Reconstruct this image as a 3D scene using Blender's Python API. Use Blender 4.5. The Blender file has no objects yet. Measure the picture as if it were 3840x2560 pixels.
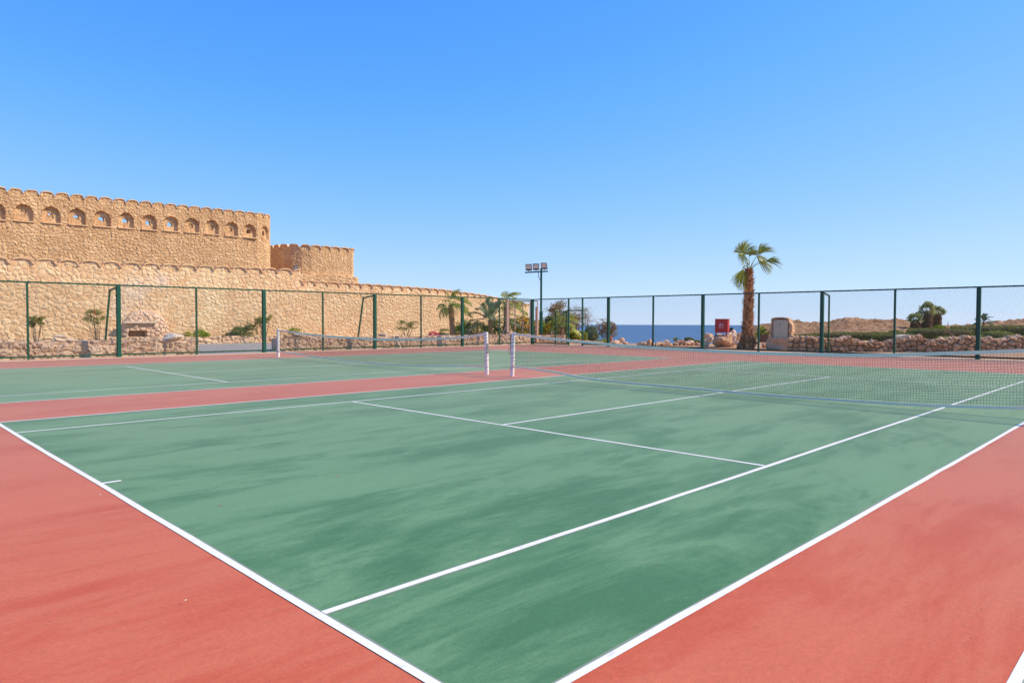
import bpy, math, random
import numpy as np
from mathutils import Vector, Matrix, noise as mnoise
random.seed(7); rng = np.random.default_rng(7)
S = bpy.context.scene; COL = S.collection
PI = math.pi
# ------------------------------------------------------------------ camera (solved from the court lines)
F_PX = 2582.55
CAM = np.array([-1.8303, -1.9141, 1.565])
YAW, PITCH, ROLL = 0.7855, -0.02967, 0.002416
fw = np.array([math.cos(PITCH)*math.cos(YAW), math.cos(PITCH)*math.sin(YAW), math.sin(PITCH)])
r0 = np.array([math.sin(YAW), -math.cos(YAW), 0.0]); u0 = np.cross(r0, fw)
rt = math.cos(ROLL)*r0+math.sin(ROLL)*u0; up = -math.sin(ROLL)*r0+math.cos(ROLL)*u0
cam = bpy.data.cameras.new('camera'); co = bpy.data.objects.new('camera', cam); COL.objects.link(co)
m = Matrix.Identity(4)
for i in range(3):
    m[i][0] = rt[i]; m[i][1] = up[i]; m[i][2] = -fw[i]; m[i][3] = CAM[i]
co.matrix_world = m
cam.sensor_width = 36; cam.lens = F_PX/3840*36; cam.clip_end = 20000; cam.clip_start = 0.05
S.camera = co
def ray(a, b): return fw+rt*(a-1920)/F_PX-up*(b-1280)/F_PX
def at(a, b, depth): return CAM+depth*ray(a, b)           # a place seen at a given distance
def gnd(a, depth, z=0.0):                                  # a place on level z seen in a given direction
    d = ray(a, 1205); p = CAM+depth*d; return np.array([p[0], p[1], z])
RT = np.array([math.sin(YAW), -math.cos(YAW), 0.0]); FH = np.array([math.cos(YAW), math.sin(YAW), 0.0]); Z = np.array([0, 0, 1.0])

# ------------------------------------------------------------------ helpers
def tag(o, label=None, cat=None, group=None, kind=None):
    if label: o['label'] = label
    if cat: o['category'] = cat
    if group: o['group'] = group
    if kind: o['kind'] = kind
    return o
def empty(name, loc=(0, 0, 0), **k):
    o = bpy.data.objects.new(name, None); COL.objects.link(o); o.location = tuple(loc); o.empty_display_size = .2
    return tag(o, **k)
def link(name, me, mat, parent=None, **k):
    o = bpy.data.objects.new(name, me); COL.objects.link(o)
    if mat: me.materials.append(mat)
    if parent:
        o.parent = parent
        o.matrix_parent_inverse = Matrix.Translation(parent.location).inverted()
    return tag(o, **k)
class MB:
    def __init__(s): s.v = []; s.f = []; s.n = 0; s.a = []
    def add(s, v, f, a=0.5):
        v = np.asarray(v, float).reshape(-1, 3); s.v.append(v)
        s.f += [tuple(int(i)+s.n for i in q) for q in f]; s.n += len(v)
        s.a.append(np.full(len(v), a) if np.isscalar(a) else np.asarray(a, float))
        return s
    def box(s, c, h, ax=None, a=0.5):
        c = np.asarray(c, float); ax = np.eye(3) if ax is None else np.asarray(ax, float)
        v = [c+ax[0]*h[0]*i+ax[1]*h[1]*j+ax[2]*h[2]*k for i in (-1, 1) for j in (-1, 1) for k in (-1, 1)]
        return s.add(v, [(0, 1, 3, 2), (4, 6, 7, 5), (0, 4, 5, 1), (2, 3, 7, 6), (0, 2, 6, 4), (1, 5, 7, 3)], a)
    def bbox(s, lo, hi, a=0.5):
        lo = np.array(lo, float); hi = np.array(hi, float); return s.box((lo+hi)/2, (hi-lo)/2, a=a)
    def tube(s, pts, rad, seg=8, a=0.5, cap=True):
        pts = np.asarray(pts, float); n = len(pts); rad = np.broadcast_to(rad, (n,))
        t = np.gradient(pts, axis=0); t /= np.linalg.norm(t, axis=1)[:, None]+1e-9
        ref = np.array([0, 0, 1.0]) if abs(t[0][2]) < .9 else np.array([1.0, 0, 0])
        V = []
        for i in range(n):
            x = np.cross(t[i], ref); x /= np.linalg.norm(x)+1e-9; y = np.cross(t[i], x)
            for k in range(seg):
                th = 2*PI*k/seg; V.append(pts[i]+rad[i]*(math.cos(th)*x+math.sin(th)*y))
        Fs = [(i*seg+k, i*seg+(k+1) % seg, (i+1)*seg+(k+1) % seg, (i+1)*seg+k) for i in range(n-1) for k in range(seg)]
        if cap: Fs += [tuple(range(seg))[::-1], tuple((n-1)*seg+k for k in range(seg))]
        return s.add(V, Fs, a)
    def beam(s, p, q, w, h=None, a=0.5):
        p = np.asarray(p, float); q = np.asarray(q, float); d = q-p; L = np.linalg.norm(d); d /= L
        ref = Z if abs(d[2]) < .9 else np.array([1.0, 0, 0])
        x = np.cross(d, ref); x /= np.linalg.norm(x); y = np.cross(x, d)
        return s.box((p+q)/2, (L/2, w/2, (h or w)/2), (d, x, y), a)
    def build(s, name, mat, parent=None, smooth=False, attr=False, **k):
        me = bpy.data.meshes.new(name)
        V = np.concatenate(s.v)
        me.from_pydata(V.tolist(), [], s.f)
        if attr:
            at_ = me.attributes.new('var', 'FLOAT', 'POINT'); at_.data.foreach_set('value', np.concatenate(s.a).astype(np.float32))
        if smooth: me.polygons.foreach_set('use_smooth', [True]*len(me.polygons))
        me.update()
        return link(name, me, mat, parent, **k)
def bevel(o, w=.01, n=2):
    b = o.modifiers.new('bevel', 'BEVEL'); b.width = w; b.segments = n; return o

# ------------------------------------------------------------------ materials
def lin(c):
    return tuple((x/12.92 if x <= .04045 else ((x+.055)/1.055)**2.4) for x in [v/255 for v in c])+(1,)
class NT:
    def __init__(s, name):
        s.m = bpy.data.materials.new(name); s.m.use_nodes = True; s.t = s.m.node_tree; s.n = s.t.nodes
        s.b = s.n['Principled BSDF']; s.out = s.n['Material Output']
    def new(s, t, **k):
        x = s.n.new(t)
        for a, b in k.items():
            if a in x.inputs.keys() if isinstance(a, str) else False: x.inputs[a].default_value = b
            else: setattr(x, a, b)
        return x
    def l(s, a, b): s.t.links.new(a, b)
    def coord(s, scale=(1, 1, 1), rot=(0, 0, 0)):
        tc = s.n.new('ShaderNodeTexCoord'); mp = s.n.new('ShaderNodeMapping'); mp.inputs['Scale'].default_value = scale; mp.inputs['Rotation'].default_value = rot
        s.l(tc.outputs['Object'], mp.inputs['Vector']); return mp.outputs['Vector']
    def noise(s, vec, scale, detail=4, rough=.55, dist=0):
        x = s.n.new('ShaderNodeTexNoise'); x.inputs['Scale'].default_value = scale; x.inputs['Detail'].default_value = detail
        x.inputs['Roughness'].default_value = rough; x.inputs['Distortion'].default_value = dist
        if vec is not None: s.l(vec, x.inputs['Vector'])
        return x.outputs['Fac']
    def ramp(s, fac, stops, interp='LINEAR'):
        x = s.n.new('ShaderNodeValToRGB'); x.color_ramp.interpolation = interp
        e = x.color_ramp.elements
        while len(e) < len(stops): e.new(.5)
        for i, (p, c) in enumerate(stops): e[i].position = p; e[i].color = c if len(c) == 4 else tuple(c)+(1,)
        s.l(fac, x.inputs['Fac']); return x.outputs['Color']
    def mix(s, fac, a, b, mode='MIX'):
        x = s.n.new('ShaderNodeMix'); x.data_type = 'RGBA'; x.blend_type = mode
        for sock, v in ((x.inputs['Factor'], fac), (x.inputs['A'], a), (x.inputs['B'], b)):
            if hasattr(v, 'is_linked') or isinstance(v, bpy.types.NodeSocket): s.l(v, sock)
            else: sock.default_value = v
        return x.outputs['Result']
    def math(s, op, a, b=0.0):
        x = s.n.new('ShaderNodeMath'); x.operation = op
        for i, v in enumerate((a, b)):
            if isinstance(v, bpy.types.NodeSocket): s.l(v, x.inputs[i])
            else: x.inputs[i].default_value = v
        return x.outputs[0]
    def attr(s, n):
        x = s.n.new('ShaderNodeAttribute'); x.attribute_name = n; return x.outputs['Fac']
    def bump(s, h, dist=.02, strength=1.0):
        x = s.n.new('ShaderNodeBump'); x.inputs['Strength'].default_value = strength; x.inputs['Distance'].default_value = dist
        s.l(h, x.inputs['Height']); s.l(x.outputs['Normal'], s.b.inputs['Normal']); return x
    def base(s, c):
        if isinstance(c, bpy.types.NodeSocket): s.l(c, s.b.inputs['Base Color'])
        else: s.b.inputs['Base Color'].default_value = c
    def set(s, rough=.6, metal=0, spec=.5):
        s.b.inputs['Roughness'].default_value = rough; s.b.inputs['Metallic'].default_value = metal; s.b.inputs['Specular IOR Level'].default_value = spec
G4 = lambda v: (v, v, v, 1)
def simple(name, c, rough=.6, metal=0, spec=.5, var=.12, scale=8, bump=.0):
    t = NT(name); n = t.noise(t.coord(), scale, 5)
    d = tuple(x*(1-var) for x in c[:3])+(1,); e = tuple(min(1, x*(1+var)) for x in c[:3])+(1,)
    t.base(t.ramp(n, [(.3, d), (.7, e)])); t.set(rough, metal, spec)
    if bump: t.bump(n, bump)
    return t.m
def court_mat(name, dusty, mid, deep, spots=False, seed=0.0, tint=(1, .84, .52, 1)):
    t = NT(name)
    # sweeping water marks: dusty film streaked along the length of the courts
    v = t.coord((.28, .95, 1), (0, 0, math.radians(-14+seed)))
    n1 = t.noise(v, .95, 10, .72, .7); n2 = t.noise(t.coord((.55, 2.2, 1), (0, 0, math.radians(8-seed))), 1.5, 9, .72, .6)
    big = t.noise(t.coord((1, 1, 1), (0, 0, 1.1)), .16, 3, .5)
    k = t.math('ADD', t.math('MULTIPLY', n1, .55), t.math('ADD', t.math('MULTIPLY', n2, .27), t.math('MULTIPLY', big, .18)))
    c = t.ramp(k, [(.43, deep), (.485, mid), (.52, dusty), (.60, tuple(min(1, x*1.06) for x in dusty[:3])+(1,))])
    # thin scuffs
    w = t.noise(t.coord((2, 7, 1), (0, 0, .7)), 1.6, 8, .7, 1.6)
    c = t.mix(t.ramp(w, [(.66, G4(0)), (.69, G4(.65)), (.72, G4(0))]), c, tuple(min(1, x*1.25) for x in dusty[:3])+(1,))
    w2 = t.noise(t.coord((5, 2, 1), (0, 0, -.5)), 1.3, 8, .7, 1.2)
    c = t.mix(t.ramp(w2, [(.67, G4(0)), (.70, G4(.7)), (.73, G4(0))]), c, deep)
    fine = t.noise(t.coord(), 90, 3, .7)
    c = t.mix(.22, c, t.ramp(fine, [(.3, G4(.3)), (.7, G4(1.15))]), 'MULTIPLY')
    grit = t.noise(t.coord(), 28, 5, .75); c = t.mix(.2, c, t.ramp(grit, [(.35, G4(.6)), (.65, G4(1.2))]), 'MULTIPLY')
    if spots:
        vo = t.new('ShaderNodeTexVoronoi'); vo.inputs['Scale'].default_value = 1.5; t.l(t.coord(), vo.inputs['Vector'])
        sp = t.ramp(vo.outputs['Distance'], [(.022, G4(1)), (.045, G4(0))])
        area = t.ramp(t.noise(t.coord((1, 1, 1)), .7, 2), [(.5, G4(0)), (.56, G4(.75))])
        c = t.mix(t.math('MULTIPLY', sp, area), c, lin((150, 84, 52)))
    vo2 = t.new('ShaderNodeTexVoronoi'); vo2.inputs['Scale'].default_value = 3.3; t.l(t.coord(), vo2.inputs['Vector'])
    c = t.mix(t.ramp(vo2.outputs['Distance'], [(.012, G4(.7)), (.02, G4(0))]), c, lin((60, 40, 35)))
    t.base(c); t.set(.7, 0, .18)
    t.b.inputs['Sheen Weight'].default_value = 1.0; t.b.inputs['Sheen Roughness'].default_value = .19; t.b.inputs['Sheen Tint'].default_value = tint
    t.bump(t.math('ADD', t.math('MULTIPLY', fine, .5), t.noise(t.coord(), 240, 2)), .0012)
    return t.m
M = {}
M['green'] = court_mat('green_court_paint', lin((106, 146, 105)), lin((92, 135, 95)), lin((75, 121, 82)), True)
M['red'] = court_mat('red_court_paint', lin((206, 109, 80)), lin((203, 101, 73)), lin((198, 91, 64)), False, 9, (1, .72, .52, 1))
def paint_mat():
    t = NT('white_line_paint'); n = t.noise(t.coord(), 14, 6, .7); f = t.noise(t.coord(), 160, 2)
    t.base(t.ramp(n, [(.3, lin((206, 202, 192))), (.45, lin((230, 227, 218)))])); t.set(.6, 0, .2); t.bump(f, .001); return t.m
M['line'] = paint_mat()
M['primer'] = simple('grey_primer', lin((128, 138, 122)), .8, var=.1, scale=3)
def sand_mat(name, a, b, dark, rock=.4, k=1.0):
    t = NT(name); v = t.coord((k, k, k))
    n = t.noise(v, .5, 8, .62); n2 = t.noise(v, 5, 8, .75); n3 = t.noise(v, 1.3, 8, .7, .4)
    c = t.ramp(n, [(.32, a), (.68, b)])
    c = t.mix(t.ramp(n2, [(.47, G4(0)), (.6, G4(rock))]), c, dark)
    c = t.mix(t.ramp(n3, [(.52, G4(0)), (.7, G4(rock*.8))]), c, dark)
    vo = t.new('ShaderNodeTexVoronoi'); vo.inputs['Scale'].default_value = 5.5; t.l(v, vo.inputs['Vector'])
    peb = t.ramp(vo.outputs['Distance'], [(.1, G4(1)), (.32, G4(0))])
    c = t.mix(t.math('MULTIPLY', peb, .35), c, tuple(min(1, x*1.25) for x in b[:3])+(1,))
    t.base(c); t.set(.95, 0, .15)
    h = t.math('ADD', t.math('MULTIPLY', n2, .6), t.math('ADD', t.math('MULTIPLY', peb, .35), t.math('MULTIPLY', n3, 1.2)))
    t.bump(h, .09/k**2); return t.m
M['sand'] = sand_mat('desert_sand', lin((190, 148, 112)), lin((206, 168, 134)), lin((138, 100, 74)))
M['hill'] = sand_mat('rocky_hill', lin((190, 140, 96)), lin((212, 168, 126)), lin((104, 70, 48)), 1.0, .45)
def asphalt():
    t = NT('asphalt'); v = t.coord(); f = t.noise(v, 60, 3, .7); n = t.noise(v, .5, 5)
    c = t.mix(.4, t.ramp(n, [(.3, lin((150, 140, 132))), (.7, lin((164, 153, 143)))]), t.ramp(f, [(.3, G4(.16)), (.7, G4(.4))]))
    t.base(c); t.set(.9, 0, .2); t.bump(f, .006); return t.m
M['asphalt'] = asphalt()
def stone_mat(name, dark, light, mortar, scale=1.0, stain=True, white=None, cw=.09):
    t = NT(name); v = t.coord()
    s = t.attr('var'); cr = t.attr('crack')
    n = t.noise(v, 9*scale, 7, .68); big = t.noise(v, .45, 5, .6)
    c = t.ramp(t.math('ADD', t.math('MULTIPLY', s, .62), t.math('MULTIPLY', n, .38)), [(.2, dark), (.8, light)])
    c = t.mix(t.ramp(cr, [(.0, G4(1)), (cw, G4(0))]), c, mortar)
    c = t.mix(t.ramp(big, [(.35, G4(.30)), (.6, G4(0))]), c, tuple(x*.72 for x in dark[:3])+(1,))
    pale = t.noise(t.coord((1, 1, .8)), .33, 6, .6, .3)
    c = t.mix(t.ramp(pale, [(.56, G4(0)), (.7, G4(.35))]), c, tuple(min(1, x*1.18) for x in light[:3])+(1,))
    fine = t.noise(v, 45*scale, 4, .7)
    c = t.mix(.35, c, t.ramp(fine, [(.25, G4(.45)), (.75, G4(1))]), 'MULTIPLY')
    if white:
        for (cx, cy, cz, R) in white:
            p = t.new('ShaderNodeVectorMath', operation='DISTANCE'); t.l(v, p.inputs[0]); p.inputs[1].default_value = (cx, cy, cz)
            d = t.math('ADD', p.outputs['Value'], t.math('MULTIPLY', t.noise(v, 1.8, 6, .7), R*1.1))
            c = t.mix(t.ramp(t.math('DIVIDE', d, R*2), [(.42, G4(.5)), (.62, G4(0))]), c, lin((226, 205, 186)))
    t.base(c); t.set(.92, 0, .15)
    t.bump(t.math('ADD', t.math('MULTIPLY', n, 1.0), t.math('MULTIPLY', fine, .45)), .05/scale); return t.m
M['castle'] = stone_mat('castle_stone', lin((217, 173, 127)), lin((239, 200, 153)), lin((150, 108, 70)))
M['wall'] = stone_mat('retaining_wall_stone', lin((238, 194, 148)), lin((252, 218, 174)), lin((190, 144, 102)), white=[(12.1, 46, 3.4, 1.7), (11.2, 46, 2.2, 1.2), (13.6, 46, 4.2, 1.0)])
M['pink'] = stone_mat('low_wall_stone', lin((220, 182, 154)), lin((240, 208, 178)), lin((170, 126, 98)), 1.3, cw=.06)
M['kerbstone'] = stone_mat('rubble_kerb_stone', lin((220, 180, 146)), lin((240, 206, 170)), lin((204, 162, 130)), 1.3)
M['coping'] = simple('plaster_coping', lin((226, 184, 138)), .85, var=.14, scale=3, bump=.02)
def rock_mat(name, a, b, dark):
    t = NT(name); v = t.coord(); s = t.attr('var'); n = t.noise(v, 5, 8, .65); f = t.noise(v, 26, 5, .7)
    c = t.ramp(t.math('ADD', t.math('MULTIPLY', s, .5), t.math('MULTIPLY', n, .5)), [(.25, a), (.75, b)])
    c = t.mix(t.ramp(f, [(.55, G4(0)), (.75, G4(.5))]), c, dark)
    t.base(c); t.set(.9, 0, .2); t.bump(t.math('ADD', n, t.math('MULTIPLY', f, .35)), .06); return t.m
M['rock'] = rock_mat('field_stone', lin((206, 160, 122)), lin((240, 198, 158)), lin((160, 120, 94)))
M['palerock'] = rock_mat('pale_limestone', lin((226, 196, 166)), lin((244, 220, 192)), lin((190, 156, 126)))
M['deep'] = simple('wall_core_earth', lin((150, 106, 82)), .95, var=.2)
def fence_paint(name, c):
    t = NT(name); v = t.coord(); n = t.noise(v, 3, 6, .6); f = t.noise(v, 40, 4, .7)
    c1 = t.ramp(n, [(.3, tuple(x*.7 for x in c[:3])+(1,)), (.7, c)])
    c1 = t.mix(t.ramp(f, [(.66, G4(0)), (.74, G4(.4))]), c1, lin((96, 112, 88)))
    t.base(c1); t.set(.42, 0, .5); return t.m
M['post'] = fence_paint('green_enamel', lin((14, 88, 66)))
M['rail'] = fence_paint('weathered_green_enamel', lin((38, 92, 62)))
M['wire'] = simple('green_coated_wire', lin((30, 80, 58)), .5)
M['tie'] = simple('dark_tie_wire', lin((24, 34, 28)), .5)
M['net'] = simple('black_net_cord', lin((22, 34, 30)), .85)
M['tape'] = simple('white_net_tape', lin((240, 228, 204)), .8, var=.06, scale=12)
M['postwhite'] = simple('chipped_white_post', lin((240, 234, 224)), .55, var=.1, scale=14, bump=.004)
M['cord'] = simple('dark_lacing_cord', lin((66, 70, 60)), .8)
M['steel'] = simple('dull_steel', lin((170, 165, 150)), .4, .7)
def leaf_mat(name, a, b, trans=.35, rough=.5):
    t = NT(name); s = t.attr('var'); c = t.ramp(s, [(.0, a), (1., b)]); t.base(c); t.set(rough, 0, .4)
    d = t.n.new('ShaderNodeBsdfTranslucent'); t.l(c, d.inputs['Color'])
    mx = t.n.new('ShaderNodeMixShader'); mx.inputs[0].default_value = trans
    t.l(t.b.outputs[0], mx.inputs[1]); t.l(d.outputs[0], mx.inputs[2]); t.l(mx.outputs[0], t.out.inputs['Surface']); return t.m
M['palm'] = leaf_mat('palm_leaf', lin((98, 118, 34)), lin((204, 204, 96)), .45, .28)
M['date'] = leaf_mat('date_palm_leaf', lin((104, 118, 82)), lin((168, 176, 132)), .3, .4)
M['shag'] = leaf_mat('hill_palm_leaf', lin((116, 124, 72)), lin((196, 196, 132)), .35, .4)
M['dead'] = leaf_mat('dead_palm_leaf', lin((120, 84, 54)), lin((186, 146, 104)), .1, .8)
M['hedge'] = leaf_mat('hedge_leaf', lin((76, 82, 24)), lin((160, 160, 60)), .26)
M['lime'] = leaf_mat('bright_shrub_leaf', lin((98, 120, 18)), lin((184, 196, 52)), .38)
M['bush'] = leaf_mat('shrub_leaf', lin((78, 94, 26)), lin((168, 172, 66)), .32)
M['olive'] = leaf_mat('olive_leaf', lin((84, 96, 48)), lin((150, 154, 92)), .2)
M['brownleaf'] = leaf_mat('acacia_leaf', lin((112, 84, 40)), lin((178, 146, 86)), .3)
M['drybush'] = leaf_mat('dry_shrub_leaf', lin((110, 110, 46)), lin((180, 168, 92)), .3)
M['yellow'] = leaf_mat('yellow_petal', lin((232, 166, 12)), lin((252, 206, 40)), .3)
M['orange'] = leaf_mat('orange_petal', lin((214, 70, 30)), lin((238, 120, 50)), .3)
M['pinkf'] = leaf_mat('magenta_petal', lin((196, 14, 74)), lin((232, 40, 112)), .4)
M['hedgecore'] = simple('hedge_twigs', lin((92, 78, 46)), .95, var=.35, scale=20)
M['bark'] = simple('grey_brown_bark', lin((134, 106, 84)), .9, var=.3, scale=16, bump=.03)
M['barkpale'] = simple('pale_dry_bark', lin((176, 156, 138)), .9, var=.2, scale=16, bump=.02)
M['boot'] = leaf_mat('palm_leaf_base', lin((136, 88, 54)), lin((244, 192, 142)), .08, .85)
def sea_mat():
    t = NT('sea_water'); v = t.coord(); n = t.noise(t.coord((1, 1, 1), (0, 0, .4)), .05, 8, .65); f = t.noise(v, .012, 5, .6)
    c = t.ramp(t.math('ADD', t.math('MULTIPLY', n, .5), t.math('MULTIPLY', f, .5)), [(.35, lin((70, 98, 130))), (.65, lin((96, 124, 152)))])
    t.base(c); t.set(.5, 0, .22); t.bump(n, 1.5); return t.m
M['sea'] = sea_mat()
M['boxred'] = simple('red_enamel', lin((196, 36, 34)), .35, var=.12, scale=4)
M['black'] = simple('black_plastic', lin((22, 22, 24)), .5)
M['doorgrey'] = simple('grey_painted_steel', lin((206, 192, 162)), .55, var=.06, scale=2)
M['signwhite'] = simple('white_sticker', lin((236, 226, 226)), .5)
M['signred'] = simple('red_sticker', lin((196, 30, 60)), .5)
M['beige'] = simple('beige_painted_timber', lin((216, 176, 150)), .7, var=.1, scale=5)
M['terra'] = simple('terracotta', lin((190, 96, 66)), .85, var=.15)
M['lampblack'] = simple('black_lamp_housing', lin((26, 26, 30)), .45)
def glass_lamp():
    t = NT('lamp_glass'); n = t.noise(t.coord(), 9, 2)
    t.base(t.ramp(n, [(.3, lin((206, 196, 178))), (.7, lin((236, 226, 206)))])); t.set(.3, 0, .6); return t.m
M['lampglass'] = glass_lamp()
M['slab'] = simple('cream_concrete', lin((214, 194, 168)), .8, var=.08, scale=4, bump=.01)
M['brown'] = simple('rusty_sheet', lin((112, 88, 74)), .8, var=.2)
M['hose'] = simple('orange_hose', lin((222, 92, 40)), .5)
M['blue'] = simple('blue_plastic', lin((60, 120, 190)), .4)
M['paper'] = simple('paper_scrap', lin((236, 230, 205)), .8)
M['leafdry'] = simple('dry_leaf', lin((84, 74, 46)), .8)

# ------------------------------------------------------------------ ground, hills, sea
def hill_top(px):      # silhouette of the hills as seen from the court, height above eye level / distance
    X = [2300, 2640, 2740, 2800, 2851, 2930, 2980, 3040, 3120, 3150, 3176, 3250, 3356, 3400, 3480, 3560, 3640, 3700, 3780, 3840, 3950, 4100, 4600]
    Y = [1330, 1300, 1252, 1236, 1217, 1209, 1204, 1211, 1205, 1197, 1192, 1196, 1198, 1205, 1219, 1224, 1219, 1209, 1202, 1196, 1190, 1193, 1205]
    return np.interp(px, X, Y)
def height(x, y):
    dx = x-CAM[0]; dy = y-CAM[1]; D = dx*FH[0]+dy*FH[1]; R = dx*RT[0]+dy*RT[1]
    D1 = np.maximum(D, .1); px = 1920+F_PX*R/D1
    front = (D > 20)
    # plateau edge distance as a function of direction
    edge = np.interp(px, [1500, 2060, 2090, 2175, 2240, 2300, 2420, 2640, 2745, 2860, 3100, 4200], [400, 300, 105, 92, 62, 52, 49.5, 50, 60, 112, 118, 125])
    peak = np.where(px > 2500, 88.0, 80.0)
    tz = 1.55+peak*(1205-hill_top(px))/F_PX
    tz = np.where(px < 2500, np.interp(px, [1900, 2040, 2090, 2130, 2200, 2260], [0.2, .9, 1.15, .55, -.3, -.5]), tz)
    k = np.clip((D-46)/(peak-46), 0, 1.35)
    h = tz*np.where(k < 1, (3*k**2-2*k**3)*.6+.4*k, 1-(k-1)*.6)
    h = np.where((px > 2240) & (px < 2745) & (h > 0), 0, h)
    h = np.where(D < 46, 0, h)
    drop = np.clip((D-edge)/26, 0, 1); h = h*(1-drop)-27*drop
    return np.where(front & (px > -2500) & (px < 6500), h, 0.0)
def make_ground():
    # fine fan of terrain in front, ring sheet all around, welded into one sheet
    ang = np.concatenate([np.radians(np.linspace(-4, 60, 520)), np.radians(np.linspace(61, 355, 120))])
    rad = np.concatenate([np.linspace(.0, 44, 10)[1:], np.linspace(44.6, 150, 190), np.array([160, 180, 220, 300, 450, 800, 1600, 4000])])
    A, Rr = np.meshgrid(ang, rad); X = CAM[0]+Rr*np.cos(A); Y = CAM[1]+Rr*np.sin(A); H = height(X, Y)
    D = (X-CAM[0])*FH[0]+(Y-CAM[1])*FH[1]
    nz = np.array([mnoise.fractal(Vector((x*.16, y*.16, 0)), .9, 2.1, 6) for x, y in zip(X.ravel(), Y.ravel())]).reshape(X.shape)
    n2 = np.array([mnoise.noise(Vector((x*1.1, y*1.1, 3)))+.5*mnoise.noise(Vector((x*2.6, y*2.6, 9))) for x, y in zip(X.ravel(), Y.ravel())]).reshape(X.shape)
    amp = np.clip((D-50)/30, 0, 1)*(Rr < 160)
    H = H+amp*(nz*.34+np.maximum(n2, -.1)*.34)
    n, k = A.shape
    V = np.stack([X, Y, H], -1).reshape(-1, 3).tolist(); V.append([CAM[0], CAM[1], 0]); c = len(V)-1
    Fc = [(i*k+j, (i+1)*k+j, (i+1)*k+(j+1) % k, i*k+(j+1) % k) for i in range(n-1) for j in range(k)]
    Fc += [(c, j, (j+1) % k) for j in range(k)]
    me = bpy.data.meshes.new('ground'); me.from_pydata(V, [], [f[::-1] for f in Fc]); me.materials.append(M['sand']); me.materials.append(M['hill'])
    ids = np.zeros(len(Fc), int)
    rr = np.repeat(rad[:-1], k); ids[:len(rr)] = rr > 56
    me.polygons.foreach_set('material_index', ids); me.polygons.foreach_set('use_smooth', [True]*len(Fc)); me.update()
    if me.polygons[0].normal.z < 0: me.flip_normals()
    return link('ground', me, None, kind='structure')
make_ground()
def disk(name, mat, R, z, n=256):
    me = bpy.data.meshes.new(name); rs = [60, 200, 600, 1500, R]
    V = [(CAM[0]+r*math.cos(2*PI*i/n), CAM[1]+r*math.sin(2*PI*i/n), z) for r in rs for i in range(n)]
    Fc = [(j*n+i, j*n+(i+1) % n, (j+1)*n+(i+1) % n, (j+1)*n+i) for j in range(len(rs)-1) for i in range(n)]
    me.from_pydata(V, [], Fc); me.update()
    if me.polygons[0].normal.z < 0: me.flip_normals()
    return link(name, me, mat, kind='structure')
disk('sea', M['sea'], 4300, -20)

# ------------------------------------------------------------------ courts
def sheet(name, x0, x1, y0, y1, z, mat, wob=0.0, step=1.0, **k):
    def edge(a, b, fixed, axis, s):
        n = max(2, int(abs(b-a)/step)); t = np.linspace(a, b, n, endpoint=False); o = []
        for i, q in enumerate(t):
            w = (rng.normal()*wob if i else 0)
            o.append((q, fixed+w, z) if axis == 0 else (fixed+w, q, z))
        return o
    V = edge(x0, x1, y0, 0, 1)+edge(y0, y1, x1, 1, 1)+edge(x1, x0, y1, 0, 1)+edge(y1, y0, x0, 1, 1)
    me = bpy.data.meshes.new(name); me.from_pydata(V, [], [tuple(range(len(V)))]); me.update()
    return link(name, me, mat, kind='structure', **k)
sheet('court_surround', -12, 31.55, -22, 29.65, .004, M['red'], .04, .35)
LX = 23.705
C1 = dict(y0=0, s0=1.367, c=5.478, s1=9.631, y1=10.974, sv=5.349, sv2=18.293)
C2 = dict(y0=13.947, s0=15.414, c=19.452, s1=23.667, y1=24.96, sv=5.363, sv2=18.27)
C3 = dict(y0=-12.36, s0=-10.99, c=-6.88, s1=-2.74, y1=-1.37, sv=5.335, sv2=18.27)
def line_strip(mb, pb, a, b, w, sh=(0, 0)):
    a = np.array(a, float); b = np.array(b, float); L = np.linalg.norm(b-a); n = max(2, int(L/.45)); d = (b-a)/L; s = np.array([-d[1], d[0]]); sh = np.array(sh, float)
    off = np.cumsum(rng.normal(size=n+1))*.0016; off -= np.linspace(0, off[-1], n+1); P = [[], [], [], []]; pw = w+(.022 if not sh.any() else .004)
    for i in range(n+1):
        c = a+(b-a)*i/n+s*off[i]; e1 = rng.normal()*.0016; e2 = rng.normal()*.0016; f1 = rng.normal()*.003; f2 = rng.normal()*.003
        P[0].append((*(c+s*(w/2+e1)), .0078)); P[1].append((*(c-s*(w/2+e2)), .0078)); P[2].append((*(c+sh+s*(pw/2+f1)), .0066)); P[3].append((*(c+sh-s*(pw/2+f2)), .0066))
    F_ = [(i, i+1, n+1+i+1, n+1+i) for i in range(n)]
    mb.add(P[0]+P[1], F_); pb.add(P[2]+P[3], F_)
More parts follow.
